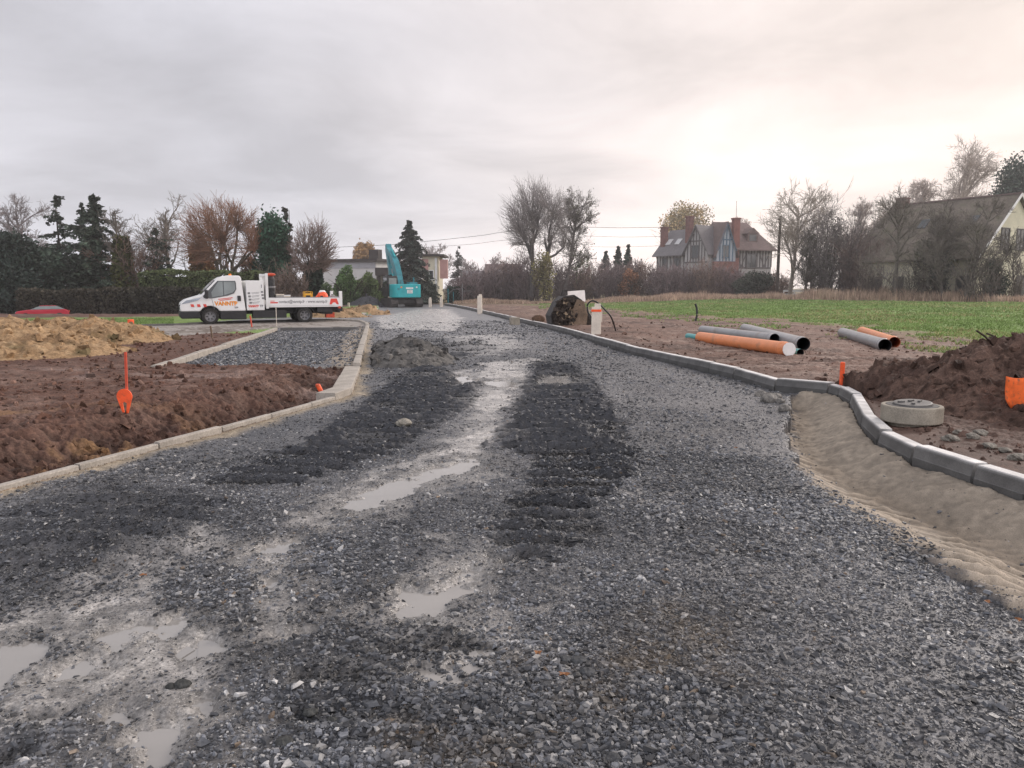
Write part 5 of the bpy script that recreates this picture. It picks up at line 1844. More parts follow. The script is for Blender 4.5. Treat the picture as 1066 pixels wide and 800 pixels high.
def leafy(px, pyb, pyt, wpx, Y, label, col, seed=0, depth=None, cat='shrub', name='shrub', n=6000, leaf=.11, lobes=9, group=None, trunk=True, hollow=.5, z_lo=.0, crown_lo=.0,
          col2=None, lean=0):
    """leafy bush or tree: leaves through the volume of many lobes round a stem"""
    global rng
    keep, rng = rng, np.random.default_rng(4000 + seed)
    ft = at(px, pyb, Y)
    H = at(px, pyt, Y).z - ft.z
    W = wpx / F * Y / 2
    Dp = depth or W
    t = thing(name, label, cat, ft, 0, group)
    zc = crown_lo * H
    cen, rad = [], []
    for k in range(lobes):
        u = rng.uniform(-.62, .62)
        v = rng.uniform(-.6, .6)
        w_ = rng.uniform(.15, .85)
        sh = math.sqrt(max(.05, 1 - (2 * w_ - .9) ** 2 * .55))
        cen.append((u * W * sh, v * Dp * sh, zc + (H - zc) * w_))
        rad.append((W * rng.uniform(.32, .55), Dp * rng.uniform(.32, .55), (H - zc) * rng.uniform(.16, .28)))
    cen, rad = np.array(cen), np.array(rad)
    cen[:, 2] = np.minimum(cen[:, 2], H - rad[:, 2] * .95)
    cen[0] = (lean * W, 0, H - rad[0][2])
    k = rng.integers(0, lobes, n)
    d = norm(rng.normal(size=(n, 3)))
    q = hollow + (1 - hollow) * rng.random(n) ** .6
    q *= 1 + .18 * np.abs(rng.normal(size=n))
    P = cen[k] + d * rad[k] * q[:, None]
    P[:, 2] = np.abs(P[:, 2] - z_lo) + z_lo
    c = np.ones((n, 4))
    cc = np.tile(np.array(col, float), (n, 1))
    if col2 is not None:
        m = rng.random(n) < .5 * (1 + np.sin(k * 2.3))
        cc[m] = col2
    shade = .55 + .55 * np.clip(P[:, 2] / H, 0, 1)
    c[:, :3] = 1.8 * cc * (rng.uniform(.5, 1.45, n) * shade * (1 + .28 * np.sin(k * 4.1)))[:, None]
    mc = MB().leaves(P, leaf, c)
    tk = Wood()
    nst = 5
    S = np.stack([rng.normal(0, W * .12, nst), rng.normal(0, Dp * .12, nst), np.zeros(nst)], 1)
    st = tk.strand(S, norm(np.stack([rng.normal(0, .25, nst), rng.normal(0, .25, nst), np.ones(nst)], 1)), np.full(nst, H * .75), .05 + .008 * H, .02, 5, .1, .05)
    S, D, ix, f = spawn(st, 14, .2, 1, 50)
    tk.strand(S, D, W * rng.uniform(.3, .8, len(S)), .022, .01, 3, .15, .05)
    mt = MB()
    tk.put(mt, 4, (.05, .04, .03))
    mt.obj('trunk' if cat == 'tree' else 'stem', M_bark, t)
    mc.obj('crown' if cat == 'tree' else 'foliage', M_fol, t)
    rng = keep
    return t


def thicket(px, pyb, pyt, wpx, Y, label, col, seed=0, n_st=60, group=None, leafcol=None, leafn=0, depth=None, tw=.012, name='bare_shrub', dens=1.0, cat='shrub', spread=.28):
    """bare shrub: many stems from the ground, each with side twigs"""
    global rng
    keep, rng = rng, np.random.default_rng(5000 + seed)
    ft = at(px, pyb, Y)
    H = at(px, pyt, Y).z - ft.z
    W = wpx / F * Y / 2
    Dp = depth or min(W, 2.2)
    t = thing(name, label, cat, ft, 0, group)
    tk, cr = Wood(), Wood()
    a_ = rng.uniform(0, 2 * PI, n_st)
    q = np.sqrt(rng.random(n_st))
    S = np.stack([W * .82 * q * np.cos(a_), Dp * .82 * q * np.sin(a_), np.zeros(n_st)], 1)
    prof = np.sqrt(np.maximum(.12, 1 - (S[:, 0] / (W * 1.08)) ** 2))
    L = H * prof * rng.uniform(.6, 1.08, n_st)
    D = norm(np.stack([spread * S[:, 0] / W + rng.normal(0, .16, n_st), rng.normal(0, .2, n_st), np.ones(n_st)], 1))
    st = tk.strand(S, D, L, .032, .010, 5, .09, .05)
    S, D, ix, f = spawn(st, int(10 * dens), .08, 1, 36)
    l2 = cr.strand(S, D, L[ix] * rng.uniform(.14, .36, len(S)), .015, tw, 3, .14, .05)
    S, D, i2, f = spawn(l2, int(5 * dens), .1, 1, 34)
    l3 = cr.strand(S, D, np.maximum(.22, L[ix][i2] * rng.uniform(.06, .16, len(S))), tw, tw * .75, 2, .16, .05)
    mt, mc = MB(), MB()
    tk.put(mt, 4, np.array(col) * 1.1)
    P0 = np.concatenate(cr.P0)
    c = np.ones((len(P0), 4))
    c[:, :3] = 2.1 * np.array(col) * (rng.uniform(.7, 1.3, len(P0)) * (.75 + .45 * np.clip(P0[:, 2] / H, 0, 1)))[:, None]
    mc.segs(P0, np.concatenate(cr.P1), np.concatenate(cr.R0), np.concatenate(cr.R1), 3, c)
    if leafn:
        e = np.concatenate([l3[:, 1], l2[:, 1]])
        e = e[rng.integers(0, len(e), leafn)] + rng.normal(0, .1, (leafn, 3))
        c = np.ones((leafn, 4))
        c[:, :3] = np.array(leafcol) * rng.uniform(.5, 1.5, (leafn, 1))
        mc.leaves(e, .08, c)
    mt.obj('stems', M_bark, t)
    mc.obj('twigs', M_twig, t)
    rng = keep
    return t


def hedge(p0, p1, h, w, label, col, seed=0, n=9000, leaf=.09, z=0.0, wob=.12):
    """clipped hedge between two ground points"""
    global rng
    keep, rng = rng, np.random.default_rng(6000 + seed)
    p0, p1 = Vector((p0[0], p0[1], z)), Vector((p1[0], p1[1], z))
    d = p1 - p0
    L_ = d.length
    t = thing('hedge', label, 'hedge', (p0 + p1) / 2, math.atan2(d.y, d.x))
    u = rng.uniform(-.5, .5, n) * L_
    s = rng.random(n)
    # leaves over the front, top and back faces
    yv = np.where(s < .5, -w / 2, np.where(s < .8, rng.uniform(-.5, .5, n) * w, w / 2))
    zv = np.where((s >= .5) & (s < .8), h, rng.uniform(0, 1, n) * h)
    bulge = fbm(u, zv, .8, 3, seed) * wob * 2.2
    P = np.stack([u, yv * (1 + bulge) + rng.normal(0, .06, n), np.maximum(.03, zv + (zv > h * .9) * bulge * .9 + rng.normal(0, .05, n))], 1)
    c = np.ones((n, 4))
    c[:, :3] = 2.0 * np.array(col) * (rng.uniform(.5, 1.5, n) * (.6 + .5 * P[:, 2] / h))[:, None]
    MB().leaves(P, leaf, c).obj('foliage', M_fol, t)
    k = int(L_ * 3)
    tw_ = Wood()
    S = np.stack([rng.uniform(-.5, .5, k) * L_, rng.uniform(-.3, .3, k) * w, np.zeros(k)], 1)
    tw_.strand(S, norm(np.stack([rng.normal(0, .1, k), rng.normal(0, .1, k), np.ones(k)], 1)), np.full(k, h * .9), .04, .02, 3, .1, 0)
    m = MB()
    tw_.put(m, 4, (.04, .033, .025))
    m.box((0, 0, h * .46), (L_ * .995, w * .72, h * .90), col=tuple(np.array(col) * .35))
    m.obj('stems', M_bark, t)
    rng = keep
    return t


DK = (.020, .028, .020)
# ---- left-hand tree belt behind the truck (d about 55 to 75)
bare_tree(31, 322, 206, 56, 76, 'pale round bare tree farthest left, behind the dark evergreens', (.19, .17, .17), seed=201, trunk_f=.25, limbs=14, dens=.9, tw=.015)
leafy(14, 326, 243, 76, 57, 'broad dark evergreen tree at the left edge of the photo', (.020, .030, .024), seed=2, cat='tree', name='evergreen_tree', n=15000, leaf=.14, lobes=15, depth=2.6)
leafy(60, 326, 262, 62, 58, 'lower dark evergreen right of the broad one, below the thin conifer', (.022, .033, .024), seed=3, cat='tree', name='evergreen_tree', n=11000, leaf=.13, lobes=12, depth=2.4)
conifer(67, 322, 203, 44, 62, 'thin gappy conifer with layered boughs, left of the dense pair', (.035, .048, .036), seed=4, gap=.45, irregular=.45, droop=.3, start=.25, dens=.55)
conifer(106, 324, 203, 52, 60, 'tall dense dark conifer left of the bare trees', (.032, .046, .032), seed=5, irregular=.22, droop=.35, dens=1.15)
conifer(92, 324, 211, 40, 61, 'slightly lower conifer with a thin leader, left of the tall dense one', (.03, .043, .032), seed=6, irregular=.35, droop=.3, gap=.2)
bare_tree(131, 325, 197, 30, 59, 'ivy clad bare tree right of the dense conifers', (.15, .135, .12), seed=7, trunk_f=.45, limbs=8, dens=.7, tw=.012, ivy=(.62, 1.2, (.075, .08, .028)), ang=32)
bare_tree(144, 324, 212, 26, 63, 'slim bare tree just right of the ivy clad tree', (.19, .165, .15), seed=8, trunk_f=.35, limbs=7, dens=.65, ang=30)
bare_tree(161, 324, 207, 34, 66, 'slim bare tree left of the tallest bare tree', (.19, .165, .15), seed=9, trunk_f=.35, limbs=8, dens=.65, ang=34)
bare_tree(184, 323, 191, 60, 62, 'tallest bare tree of the left belt, above the truck cab', (.16, .14, .12), seed=10, trunk_f=.35, limbs=10, dens=.7, tw=.012)
conifer(167, 324, 236, 44, 60, 'open layered cedar with flat dark boughs below the tallest bare tree', (.04, .055, .042), seed=11, gap=.55, irregular=.4, droop=.05, start=.3, dens=.5)
thicket(145, 324, 250, 40, 60, 'brown bare shrub between the ivy clad tree and the cedar', (.10, .072, .06), seed=12, n_st=50, leafn=1500, leafcol=(.12, .06, .03))
pollard(236, 323, 208, 78, 58, 'brown lopped tree with fans of russet shoots behind the truck cab', (.13, .11, .085), (.20, .105, .07), seed=13, trunks=2, arms=7, shoots=24, knuck_f=(.38, .60), spread=.75)
leafy(209, 323, 254, 34, 60, 'orange brown autumn shrub left of the russet lopped tree', (.17, .09, .035), seed=14, n=4500, lobes=9, depth=1.6, col2=(.11, .075, .03))
leafy(262, 323, 270, 34, 60, 'rusty brown bush between the russet tree and the dark holly', (.12, .072, .035), seed=15, n=3500, lobes=7, depth=1.4, col2=(.07, .07, .03))
leafy(288, 324, 222, 42, 58, 'dark green glossy holly tree behind the truck bed', (.022, .055, .034), seed=16, cat='tree', name='holly_tree', n=13000, leaf=.12, lobes=16, depth=1.6, hollow=.35)
conifer(301, 324, 217, 22, 60, 'thin ragged conifer sticking up right of the holly tree', (.05, .05, .04), seed=17, gap=.3, irregular=.5, dens=.6)
pollard(327, 323, 230, 46, 58, 'lopped tree with an ivy wrapped trunk right of the holly', (.09, .075, .065), (.17, .12, .105), seed=18, arms=6, shoots=30, knuck_f=(.38, .55), ivy=(.52, 1.0, (.02, .035, .024)), spread=.7)
thicket(298, 325, 283, 54, 56, 'grey brown bare shrub behind the truck bed', (.10, .078, .068), seed=19, n_st=70, leafn=1600, leafcol=(.11, .075, .05))
thicket(272, 325, 280, 28, 57, 'small brown shrub directly behind the black bundle', (.085, .07, .055), seed=20, n_st=40, leafn=1200, leafcol=(.05, .06, .03))
leafy(341, 325, 296, 22, 55, 'low dull green bush right of the ivy wrapped tree', (.05, .07, .035), seed=21, n=2600, lobes=6, depth=1.0)
leafy(362, 321, 277, 27, 70, 'bright green rounded laurel left of the excavator', (.060, .105, .035), seed=22, n=5500, lobes=10, depth=1.2)
leafy(384, 321, 284, 28, 72, 'yellow green bush between the laurel and the excavator', (.075, .105, .035), seed=23, n=4200, lobes=8, depth=1.2)
hedge(at(-110, 325, 56).xy, at(28, 325, 56).xy, 1.9 + .9, 1.4, 'dark clipped hedge at the far left behind the red car', (.020, .026, .018), seed=1, z=-.7)
hedge(at(24, 325, 54).xy, at(144, 325, 54).xy, 1.75, 1.4, 'dark brown clipped hedge behind the bank left of the truck', (.032, .028, .020), seed=2, z=-.2)
hedge(at(145, 325, 53).xy, at(205, 325, 52).xy, 1.75, 1.4, 'dark clipped hedge directly left of the truck cab', (.028, .026, .019), seed=3, z=-.15)
hedge(at(152, 325, 56).xy, at(272, 325, 55).xy, 2.75, 1.6, 'taller mid green hedge rising behind the truck cab', (.050, .062, .026), seed=4, z=0, n=14000, wob=.2)
hedge(at(345, 321, 74).xy, at(402, 321, 75).xy, 1.15, 1.0, 'low dark green hedge left of the excavator', (.018, .028, .018), seed=5, n=5000)
hedge(at(352, 316, 78).xy, at(404, 316, 79).xy, 1.75, 1.0, 'second dark hedge just behind the low one left of the excavator', (.022, .032, .022), seed=6, n=5000)
hedge(at(430, 318, 80).xy, at(454, 318, 80).xy, 2.1, 1.2, 'dark clipped hedge right of the excavator', (.018, .027, .019), seed=7, n=5000)
hedge(at(466, 316, 84).xy, at(496, 316, 84).xy, 1.75, 1.2, 'dark hedge behind the garden gate frame', (.017, .026, .019), seed=8, n=5000)
for i, (px, hgt) in enumerate([(3, .8), (75, .85), (147.5, .8)]):
    x, y = at(px, 326, 49.5).xy
    k = rng.integers(0, 1)
    t = thing('sapling', ['bright green sapling at the left edge before the dark hedge', 'bright green sapling right of the red car', 'pale thin sapling near the truck front before the hedge'][i], 'plant', (x, y, gz(x, y)))
    n = 26 if i < 2 else 14
    P = np.stack([rng.normal(0, .14, n), rng.normal(0, .1, n), rng.uniform(.25, 1.0, n) * hgt], 1)
    c = np.ones((n, 4))
    c[:, :3] = np.array([.20, .30, .06] if i < 2 else [.10, .14, .05]) * rng.uniform(.7, 1.3, (n, 1))
    MB().leaves(P, .11, c).obj('leaf_tuft', M_fol, t)
    MB().tube([(0, 0, -.05), (.02, 0, hgt * .9)], .012, 5).obj('stem', M_wood, t)
# ---- middle
leafy(378, 312, 254, 28, 110, 'round orange autumn tree behind the flat roofed house', (.22, .135, .06), seed=30, cat='tree', name='autumn_tree', n=7000, lobes=12, leaf=.16, crown_lo=.25, depth=1.8)
conifer(427.5, 312, 230, 36, 80, 'tall dark dense spruce beside the excavator boom', (.026, .034, .028), seed=31, irregular=.16, droop=.45, dens=1.5, start=.02, blunt=.28, leaf=.13)
bare_tree(452, 312, 254, 40, 120, 'pale far bare tree right of the dark spruce', (.25, .22, .215), seed=32, limbs=9, trunk_f=.2, dens=.9, tw=.02)  # haze painted into the colour: far trees are made paler
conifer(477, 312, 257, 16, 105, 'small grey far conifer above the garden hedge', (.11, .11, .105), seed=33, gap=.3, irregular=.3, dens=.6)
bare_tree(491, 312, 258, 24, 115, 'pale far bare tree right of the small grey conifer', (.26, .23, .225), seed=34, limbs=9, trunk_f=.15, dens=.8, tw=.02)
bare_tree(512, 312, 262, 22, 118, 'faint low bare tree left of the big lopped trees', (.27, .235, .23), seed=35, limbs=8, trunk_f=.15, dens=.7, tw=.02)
pollard(558, 309, 191, 62, 82, 'big bare lopped tree with two trunks and an upright fan of shoots', (.105, .095, .095), (.20, .18, .175), seed=36, trunks=2, arms=5, shoots=34, knuck_f=(.42, .60), spread=.6)
bare_tree(587, 309, 199, 46, 86, 'tall slim bare tree with a leaning crown right of the big lopped tree', (.15, .135, .13), seed=37, trunk_f=.3, limbs=11, ang=28, lean=.09, leafn=1500, leafcol=(.14, .14, .09))
leafy(567, 311, 263, 30, 80, 'yellow green leafy bush below the big lopped tree', (.16, .145, .055), seed=38, n=2600, lobes=9, depth=1.4, leaf=.10, col2=(.12, .10, .05))
leafy(603, 311, 262, 26, 88, 'thin pale green young tree below the slim bare tree', (.12, .15, .075), seed=39, cat='tree', name='young_tree', n=1300, lobes=8, depth=1.2)
for i, (px, pt, w_) in enumerate([(630, 261, 16), (643, 256, 16), (653, 254.5, 14)]):
    conifer(px, 309, pt, w_, 96, ['low dark conifer leftmost of the three in the thicket', 'dark conifer in the middle of the three in the thicket', 'tallest pointed dark conifer of the three in the thicket'][i],
            (.035, .055, .042), seed=40 + i, dens=1.0, irregular=.12)
TC = [(.105, .082, .082), (.09, .072, .072), (.115, .085, .072)]
tk_list = [(492, 317, 286, 30, 84), (515, 317, 279, 34, 85), (538, 316, 276, 34, 86), (549, 316, 268, 26, 84), (580, 315, 280, 36, 87), (603, 314, 279, 36, 88), (626, 313, 277, 34, 88),
           (648, 312, 275, 36, 89), (668, 312, 276, 32, 88), (690, 312, 280, 34, 86), (712, 313, 279, 34, 86), (735, 313, 276, 36, 86), (757, 313, 281, 34, 86), (782, 313, 286, 40, 85), (806, 313, 288, 30, 85),
           (476, 317, 292, 20, 86)]
for i, (px, pb, pt, w_, Y) in enumerate(tk_list):
    lf = [(.10, .055, .03), (.075, .06, .045), (.13, .085, .05)][i % 3]
    nm = ['bare shrub', 'brown bare shrub'][i % 2]
    thicket(px, pb, pt, w_ * 1.25, Y, 'dark purple brown bare shrub in the unbroken thicket across the middle distance', TC[i % 3], seed=60 + i, n_st=75, dens=1.15, tw=.015, depth=2.4, group='bare shrubs of the middle thicket',
            leafn=(1100 if i in (8, 7) else 300), leafcol=lf)
leafy(655, 313, 281, 24, 85.5, 'russet leaved shrub in the thicket below the three conifers', (.17, .085, .05), seed=78, n=1500, lobes=7, depth=1.0)
leafy(783, 314, 283, 42, 82, 'dark green bramble mound in front of the half timbered house', (.035, .042, .03), seed=79, n=4500, lobes=10, depth=1.6)
leafy(713, 306, 210, 62, 128, 'broad golden leaved tree behind the slate roofed house', (.27, .20, .11), seed=80, cat='tree', name='autumn_tree', n=7500, lobes=18, leaf=.17, crown_lo=.3, depth=3.5, hollow=.3, col2=(.20, .17, .095))
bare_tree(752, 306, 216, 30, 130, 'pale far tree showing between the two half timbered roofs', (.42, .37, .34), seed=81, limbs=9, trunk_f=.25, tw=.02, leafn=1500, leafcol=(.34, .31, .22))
# ---- right
bare_tree(822, 310, 196, 70, 79, 'pale wispy bare tree right of the telegraph pole', (.27, .235, .20), seed=82, limbs=11, trunk_f=.2, tw=.014, lean=-.02, dens=.95)
bare_tree(838, 312, 232, 34, 74, 'dark slender shrub tree with steep stems in front of the wispy tree', (.075, .066, .055), seed=83, limbs=9, trunk_f=.1, ang=24, dens=.8)
thicket(863, 313, 222, 52, 74, 'dense dark rounded bare thicket tree left of the cottage', (.088, .078, .075), seed=84, n_st=80, dens=1.1, depth=2.0, tw=.013, leafn=1500, leafcol=(.09, .095, .06))
leafy(858, 313, 219, 44, 74.4, 'dull olive ivy mass inside the dense thicket left of the cottage', (.085, .082, .066), seed=85, n=3200, lobes=12, depth=1.4, hollow=.2, leaf=.09)
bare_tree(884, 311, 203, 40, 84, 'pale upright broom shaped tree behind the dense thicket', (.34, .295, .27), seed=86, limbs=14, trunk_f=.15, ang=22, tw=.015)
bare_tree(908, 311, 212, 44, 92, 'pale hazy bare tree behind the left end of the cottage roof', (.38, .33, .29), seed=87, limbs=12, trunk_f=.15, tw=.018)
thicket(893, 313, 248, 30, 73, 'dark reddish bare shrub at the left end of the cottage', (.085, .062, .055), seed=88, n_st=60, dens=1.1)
bare_tree(955, 308, 180, 56, 100, 'pale grey bare tree behind the ridge of the cottage', (.36, .31, .28), seed=89, limbs=12, trunk_f=.3, tw=.018)  # bark colour lightened to stand in for haze and glow behind the cottage
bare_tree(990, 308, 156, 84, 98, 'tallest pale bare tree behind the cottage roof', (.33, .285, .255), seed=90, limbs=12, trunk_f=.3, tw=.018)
leafy(1056, 308, 164, 66, 95, 'big dark green pine behind the right end of the cottage', (.032, .046, .036), seed=91, cat='tree', name='pine_tree', n=12000, lobes=18, leaf=.17, crown_lo=.35, depth=3, hollow=.25)
fr_ = [(932, 314, 184, 50, 66, 'dark bare tree in front of the cottage chimney, its top above the ridge', .085), (958, 315, 206, 56, 64, 'crooked dark bare tree in front of the middle of the cottage', .07),
       (981, 315, 202, 52, 62.5, 'dark bare tree crossing the cottage roof left of its gable', .065), (1004, 316, 190, 46, 61, 'dark leaning bare tree in front of the right part of the roof', .075),
       (1030, 316, 240, 44, 60.5, 'stout dark bare tree in front of the cottage gable', .06), (1058, 316, 252, 38, 61.5, 'bare tree at the right edge of the photo before the pale gable', .07)]
for i, (px, pb, pt, w_, Y, lb, g_) in enumerate(fr_):
    bare_tree(px, pb, pt, w_ * 1.1, Y, lb, (g_ * 1.8, g_ * 1.6, g_ * 1.4), seed=92 + i, limbs=12 if i < 4 else 10, trunk_f=.12, ang=38, dens=.82 if i < 4 else .65, lean=.10 * math.sin(i * 2.2), tw=.009, rscale=.9)
for i, (px, pt, w_, Y, c_, lb) in enumerate([(905, 268, 30, 68.5, (.09, .075, .065), 'grey bare shrub below the low eaves at the left of the cottage'), (944, 276, 34, 65, (.075, .066, .055), 'tangled bare shrub before the cottage windows'),
                                             (1018, 268, 34, 60, (.075, .065, .055), 'bare shrub below the gable corner of the cottage'), (1050, 288, 26, 61, (.08, .07, .055), 'low bare shrub before the pale gable wall')]):
    thicket(px, 316, pt, w_, Y, lb, c_, seed=100 + i, n_st=34, dens=.75, depth=1.3)
for i, (px, pt, w_, Y, lb) in enumerate([(975, 262, 38, 63, 'dark green bush before the middle of the cottage wall'), (1032, 270, 26, 60.5, 'dark green ivy bush before the cottage gable'), (962, 250, 30, 64.5, 'olive green ivy mass climbing before the cottage roof')]):
    leafy(px, 316, pt, w_, Y, lb, [(.030, .040, .030), (.032, .042, .03), (.06, .06, .042)][i], seed=110 + i, n=3200, lobes=9, depth=1.1, leaf=.09, hollow=.2)

# ---- dry grass belt along the thicket and blades over the field
global_n = 46000
x = rng.uniform(-6, 62, global_n)
u = rng.random(global_n)
yb = np.interp(x, [-6, 10, 22, 31, 40, 62], [80, 82, 80, 72, 61, 57])
y = yb - 4.5 * u * np.interp(x, [-6, 8, 20, 62], [.15, .6, 1.3, 1.5])
z = terrain(x, y)[0]
big = fbm(x, y, .35, 3, 301)
h = (.40 + .65 * np.clip(.35 + big, 0, 1)) * rng.uniform(.5, 1.2, global_n) * np.interp(x, [-6, 14, 24, 62], [.5, .8, 1.15, 1.2])
c = np.ones((global_n, 4))
c[:, :3] = np.where(rng.random((global_n, 1)) < .6, np.array([[.52, .39, .29]]), np.array([[.36, .25, .19]])) * rng.uniform(.6, 1.4, (global_n, 1))
tp = np.stack([x + rng.normal(0, .12, global_n), y + rng.normal(0, .1, global_n), z + h], 1)
w_ = rng.uniform(.02, .045, global_n)
b0 = np.stack([x - w_, y, z - .02], 1)
b1_ = np.stack([x + w_, y, z - .02], 1)
V = np.stack([b0, b1_, tp], 1).reshape(-1, 3)
mb = MB().add(V, [np.arange(3 * global_n).reshape(-1, 3)], np.repeat(c, 3, axis=0))
tag(mb.obj('dry_grass', M_twig), 'tall dead brown grass along the foot of the right-hand hedgerow', 'grass', kind='stuff')
nb_ = 150000
xx, yy, r_ = ground_points(nb_, 15, 84, R(2), R(46), 1.55)
zz_, zo_, cg, _, _, _ = terrain(xx, yy)
gth = np.arctan2(xx, yy)
q = r_ / np.interp(gth, _gth, _gr)
tuft = fbm(xx, yy, .9, 3, 305)
k = ((zo_ == 5) | ((q > .72) & (q < 1) & (tuft > .18) & (rng.random(nb_) < .55))) & (yy < 82)
xx, yy, zz_, r_ = xx[k], yy[k], zz_[k], r_[k]
x2, y2, r2 = ground_points(26000, 30, 46, R(-44), R(-24), 1.0)
z2, zo2, _, _, _, _ = terrain(x2, y2)
k2 = zo2 == 5
xx, yy, zz_, r_ = np.concatenate([xx, x2[k2]]), np.concatenate([yy, y2[k2]]), np.concatenate([zz_, z2[k2]]), np.concatenate([r_, r2[k2]])
m = len(xx)
h = rng.uniform(.04, .10, m) * (1 + .5 * fbm(xx, yy, .7, 3, 307))
c = np.ones((m, 4))
dryf = (fbm(xx, yy, .45, 3, 44) > .12) & (rng.random(m) < .5)
c[:, :3] = np.where(dryf[:, None], np.array([[.32, .30, .14]]), np.array([[.205, .29, .095]])) * rng.uniform(.85, 1.15, (m, 1))
w_ = .006 + .0007 * r_
V = np.stack([np.stack([xx - w_, yy, zz_ - .01], 1), np.stack([xx + w_, yy, zz_ - .01], 1), np.stack([xx + rng.normal(0, .05, m), yy + rng.normal(0, .05, m), zz_ + h], 1)], 1).reshape(-1, 3)
mb = MB().add(V, [np.arange(3 * m).reshape(-1, 3)], np.repeat(c, 3, axis=0))
tag(mb.obj('meadow_grass', M_fol), 'short bright green grass of the field right of the road', 'grass', kind='stuff')
# ------------------------------------------------------------------ buildings
M_wall_cream = mat('cream_render', (.66, .62, .48), rough=.85, n1=(1.2, .1), n2=(14, .08))
M_wall_grey = mat('weathered_plaster', (.40, .39, .385), rough=.85, n1=(.6, .2), n2=(9, .12))
M_wall_white = mat('white_render', (.62, .61, .59), rough=.85, n1=(1, .1), n2=(12, .06))
M_wall_blue = mat('bluish_render', (.40, .44, .48), rough=.85, n1=(1, .1))
M_brick = mat('red_brick', (.22, .10, .085), rough=.85, n1=(2, .2), n2=(20, .2))
M_brick_d = mat('dark_brick', (.17, .085, .075), rough=.9, n1=(3, .25), n2=(20, .2))
M_slate = mat('grey_slate', (.155, .145, .15), rough=.75, n1=(.8, .15), n2=(9, .22))
M_tile = mat('brown_tile', (.17, .125, .115), rough=.85, n1=(.8, .2), n2=(9, .25))
M_tile_old = mat('mossy_tile', (.155, .13, .105), rough=.9, n1=(.7, .22), n2=(8, .25), tint2=(1.2, (.13, .125, .08), .5, .68))
M_timber = mat('dark_timber', (.12, .11, .11), rough=.85, n1=(5, .2))
M_timber_b = mat('blue_timber', (.10, .16, .22), rough=.8, n1=(5, .2))
M_pink = mat('pink_panel', (.52, .30, .27), rough=.85, n1=(2, .1))
M_dark_shade = mat('carport_dark', (.05, .042, .04), rough=.9, n1=(2, .2))
M_grey_metal = mat('grey_cladding', (.40, .40, .42), rough=.7, n1=(2, .1))


def house_axes(p, q):
    """frame with origin at p, x along p->q"""
    d = Vector((q[0] - p[0], q[1] - p[1]))
    return d.length, math.atan2(d.y, d.x)


def window(t, x, z, w, h, y=-.03, mframe=None, rows=2, cols=2, gl=None):
    mf = mframe or M_white
    fr = MB()
    fr.box((x, y, z + h / 2 + .04), (w + .16, .08, .09)).box((x, y, z - h / 2 - .04), (w + .22, .14, .09))
    fr.box((x - w / 2 - .04, y, z), (.09, .08, h)).box((x + w / 2 + .04, y, z), (.09, .08, h))
    for k in range(1, cols):
        fr.box((x - w / 2 + w * k / cols, y, z), (.05, .05, h))
    f = fr.obj('window', mf, t)
    MB().box((x, y + .012, z), (w, .03, h)).obj('pane', gl or M_glass, f)
    return f


# ---- cottage on the right: long roof, pale gable turned to the camera
A = Vector((37.5, 75.6)); B = Vector((43.0, 66.0))
L_, az_ = house_axes(A, B)
t = thing('cottage', 'cream cottage with a long mossy tiled roof behind the bare trees at the right', 'house', ((A.x + B.x) / 2, (A.y + B.y) / 2, -.1), az_)
hw, he, hr = 5.2, 4.8, 9.75
MB().prism([(-hw, -.3), (hw, -.3), (hw, he), (0, hr - .22), (-hw, he)], -L_ / 2, L_ / 2, 'yz').obj('wall', M_wall_cream, t, fix=True)
rf = MB()
for s in (1, -1):
    sl = Vector((hw + .55, 0, -(hr - he) * (hw + .55) / hw))
    a_, b_ = (-L_ / 2 - .35), (L_ / 2 + .35)
    th = .16
    rf.add([(a_ - 1.4 * 0, 0, hr), (b_, 0, hr), (b_, s * sl.x, hr + sl.z), (a_ - 1.2, s * sl.x, hr + sl.z),
            (a_, 0, hr - th), (b_, 0, hr - th), (b_, s * sl.x, hr + sl.z - th), (a_ - 1.2, s * sl.x, hr + sl.z - th)],
           [(0, 1, 2, 3), (4, 7, 6, 5), (0, 4, 5, 1), (1, 5, 6, 2), (2, 6, 7, 3), (3, 7, 4, 0)])
rfo = rf.obj('roof', M_tile_old, t, fix=True)
MB().box((0, 0, hr + .03), (L_ + .7, .28, .14)).obj('ridge', M_tile, rfo)
ch = MB().box((-L_ / 2 + .6, 0, hr + .05), (.95, .8, 1.1)).box((-L_ / 2 + .6, 0, hr + .62), (1.08, .92, .12)).obj('chimney', M_brick_d, rfo)
# gable side is +x local: bargeboards, windows
gb = MB()
for s in (1, -1):
    ang_ = math.atan2(hr - he, hw)
    gb.box((L_ / 2 + .36, s * (hw + .55) / 2, hr - (hr - he) * ((hw + .55) / 2) / hw - .06), (.05, (hw + .55) / math.cos(ang_), .22), rot=Matrix.Rotation(-s * ang_, 3, 'X'))
gb.obj('bargeboard', M_white, t)


def gwin(t, xg, y, z, w, h):
    fr = MB()
    fr.box((xg, y, z + h / 2 + .05), (.1, w + .2, .1)).box((xg, y, z - h / 2 - .05), (.16, w + .3, .1))
    for s in (1, -1):
        fr.box((xg, y + s * (w / 2 + .05), z), (.1, .1, h))
    fr.box((xg, y, z), (.06, .06, h))
    f = fr.obj('window', M_timber, t)
    MB().box((xg - .02, y, z), (.04, w, h)).obj('pane', M_glass, f)


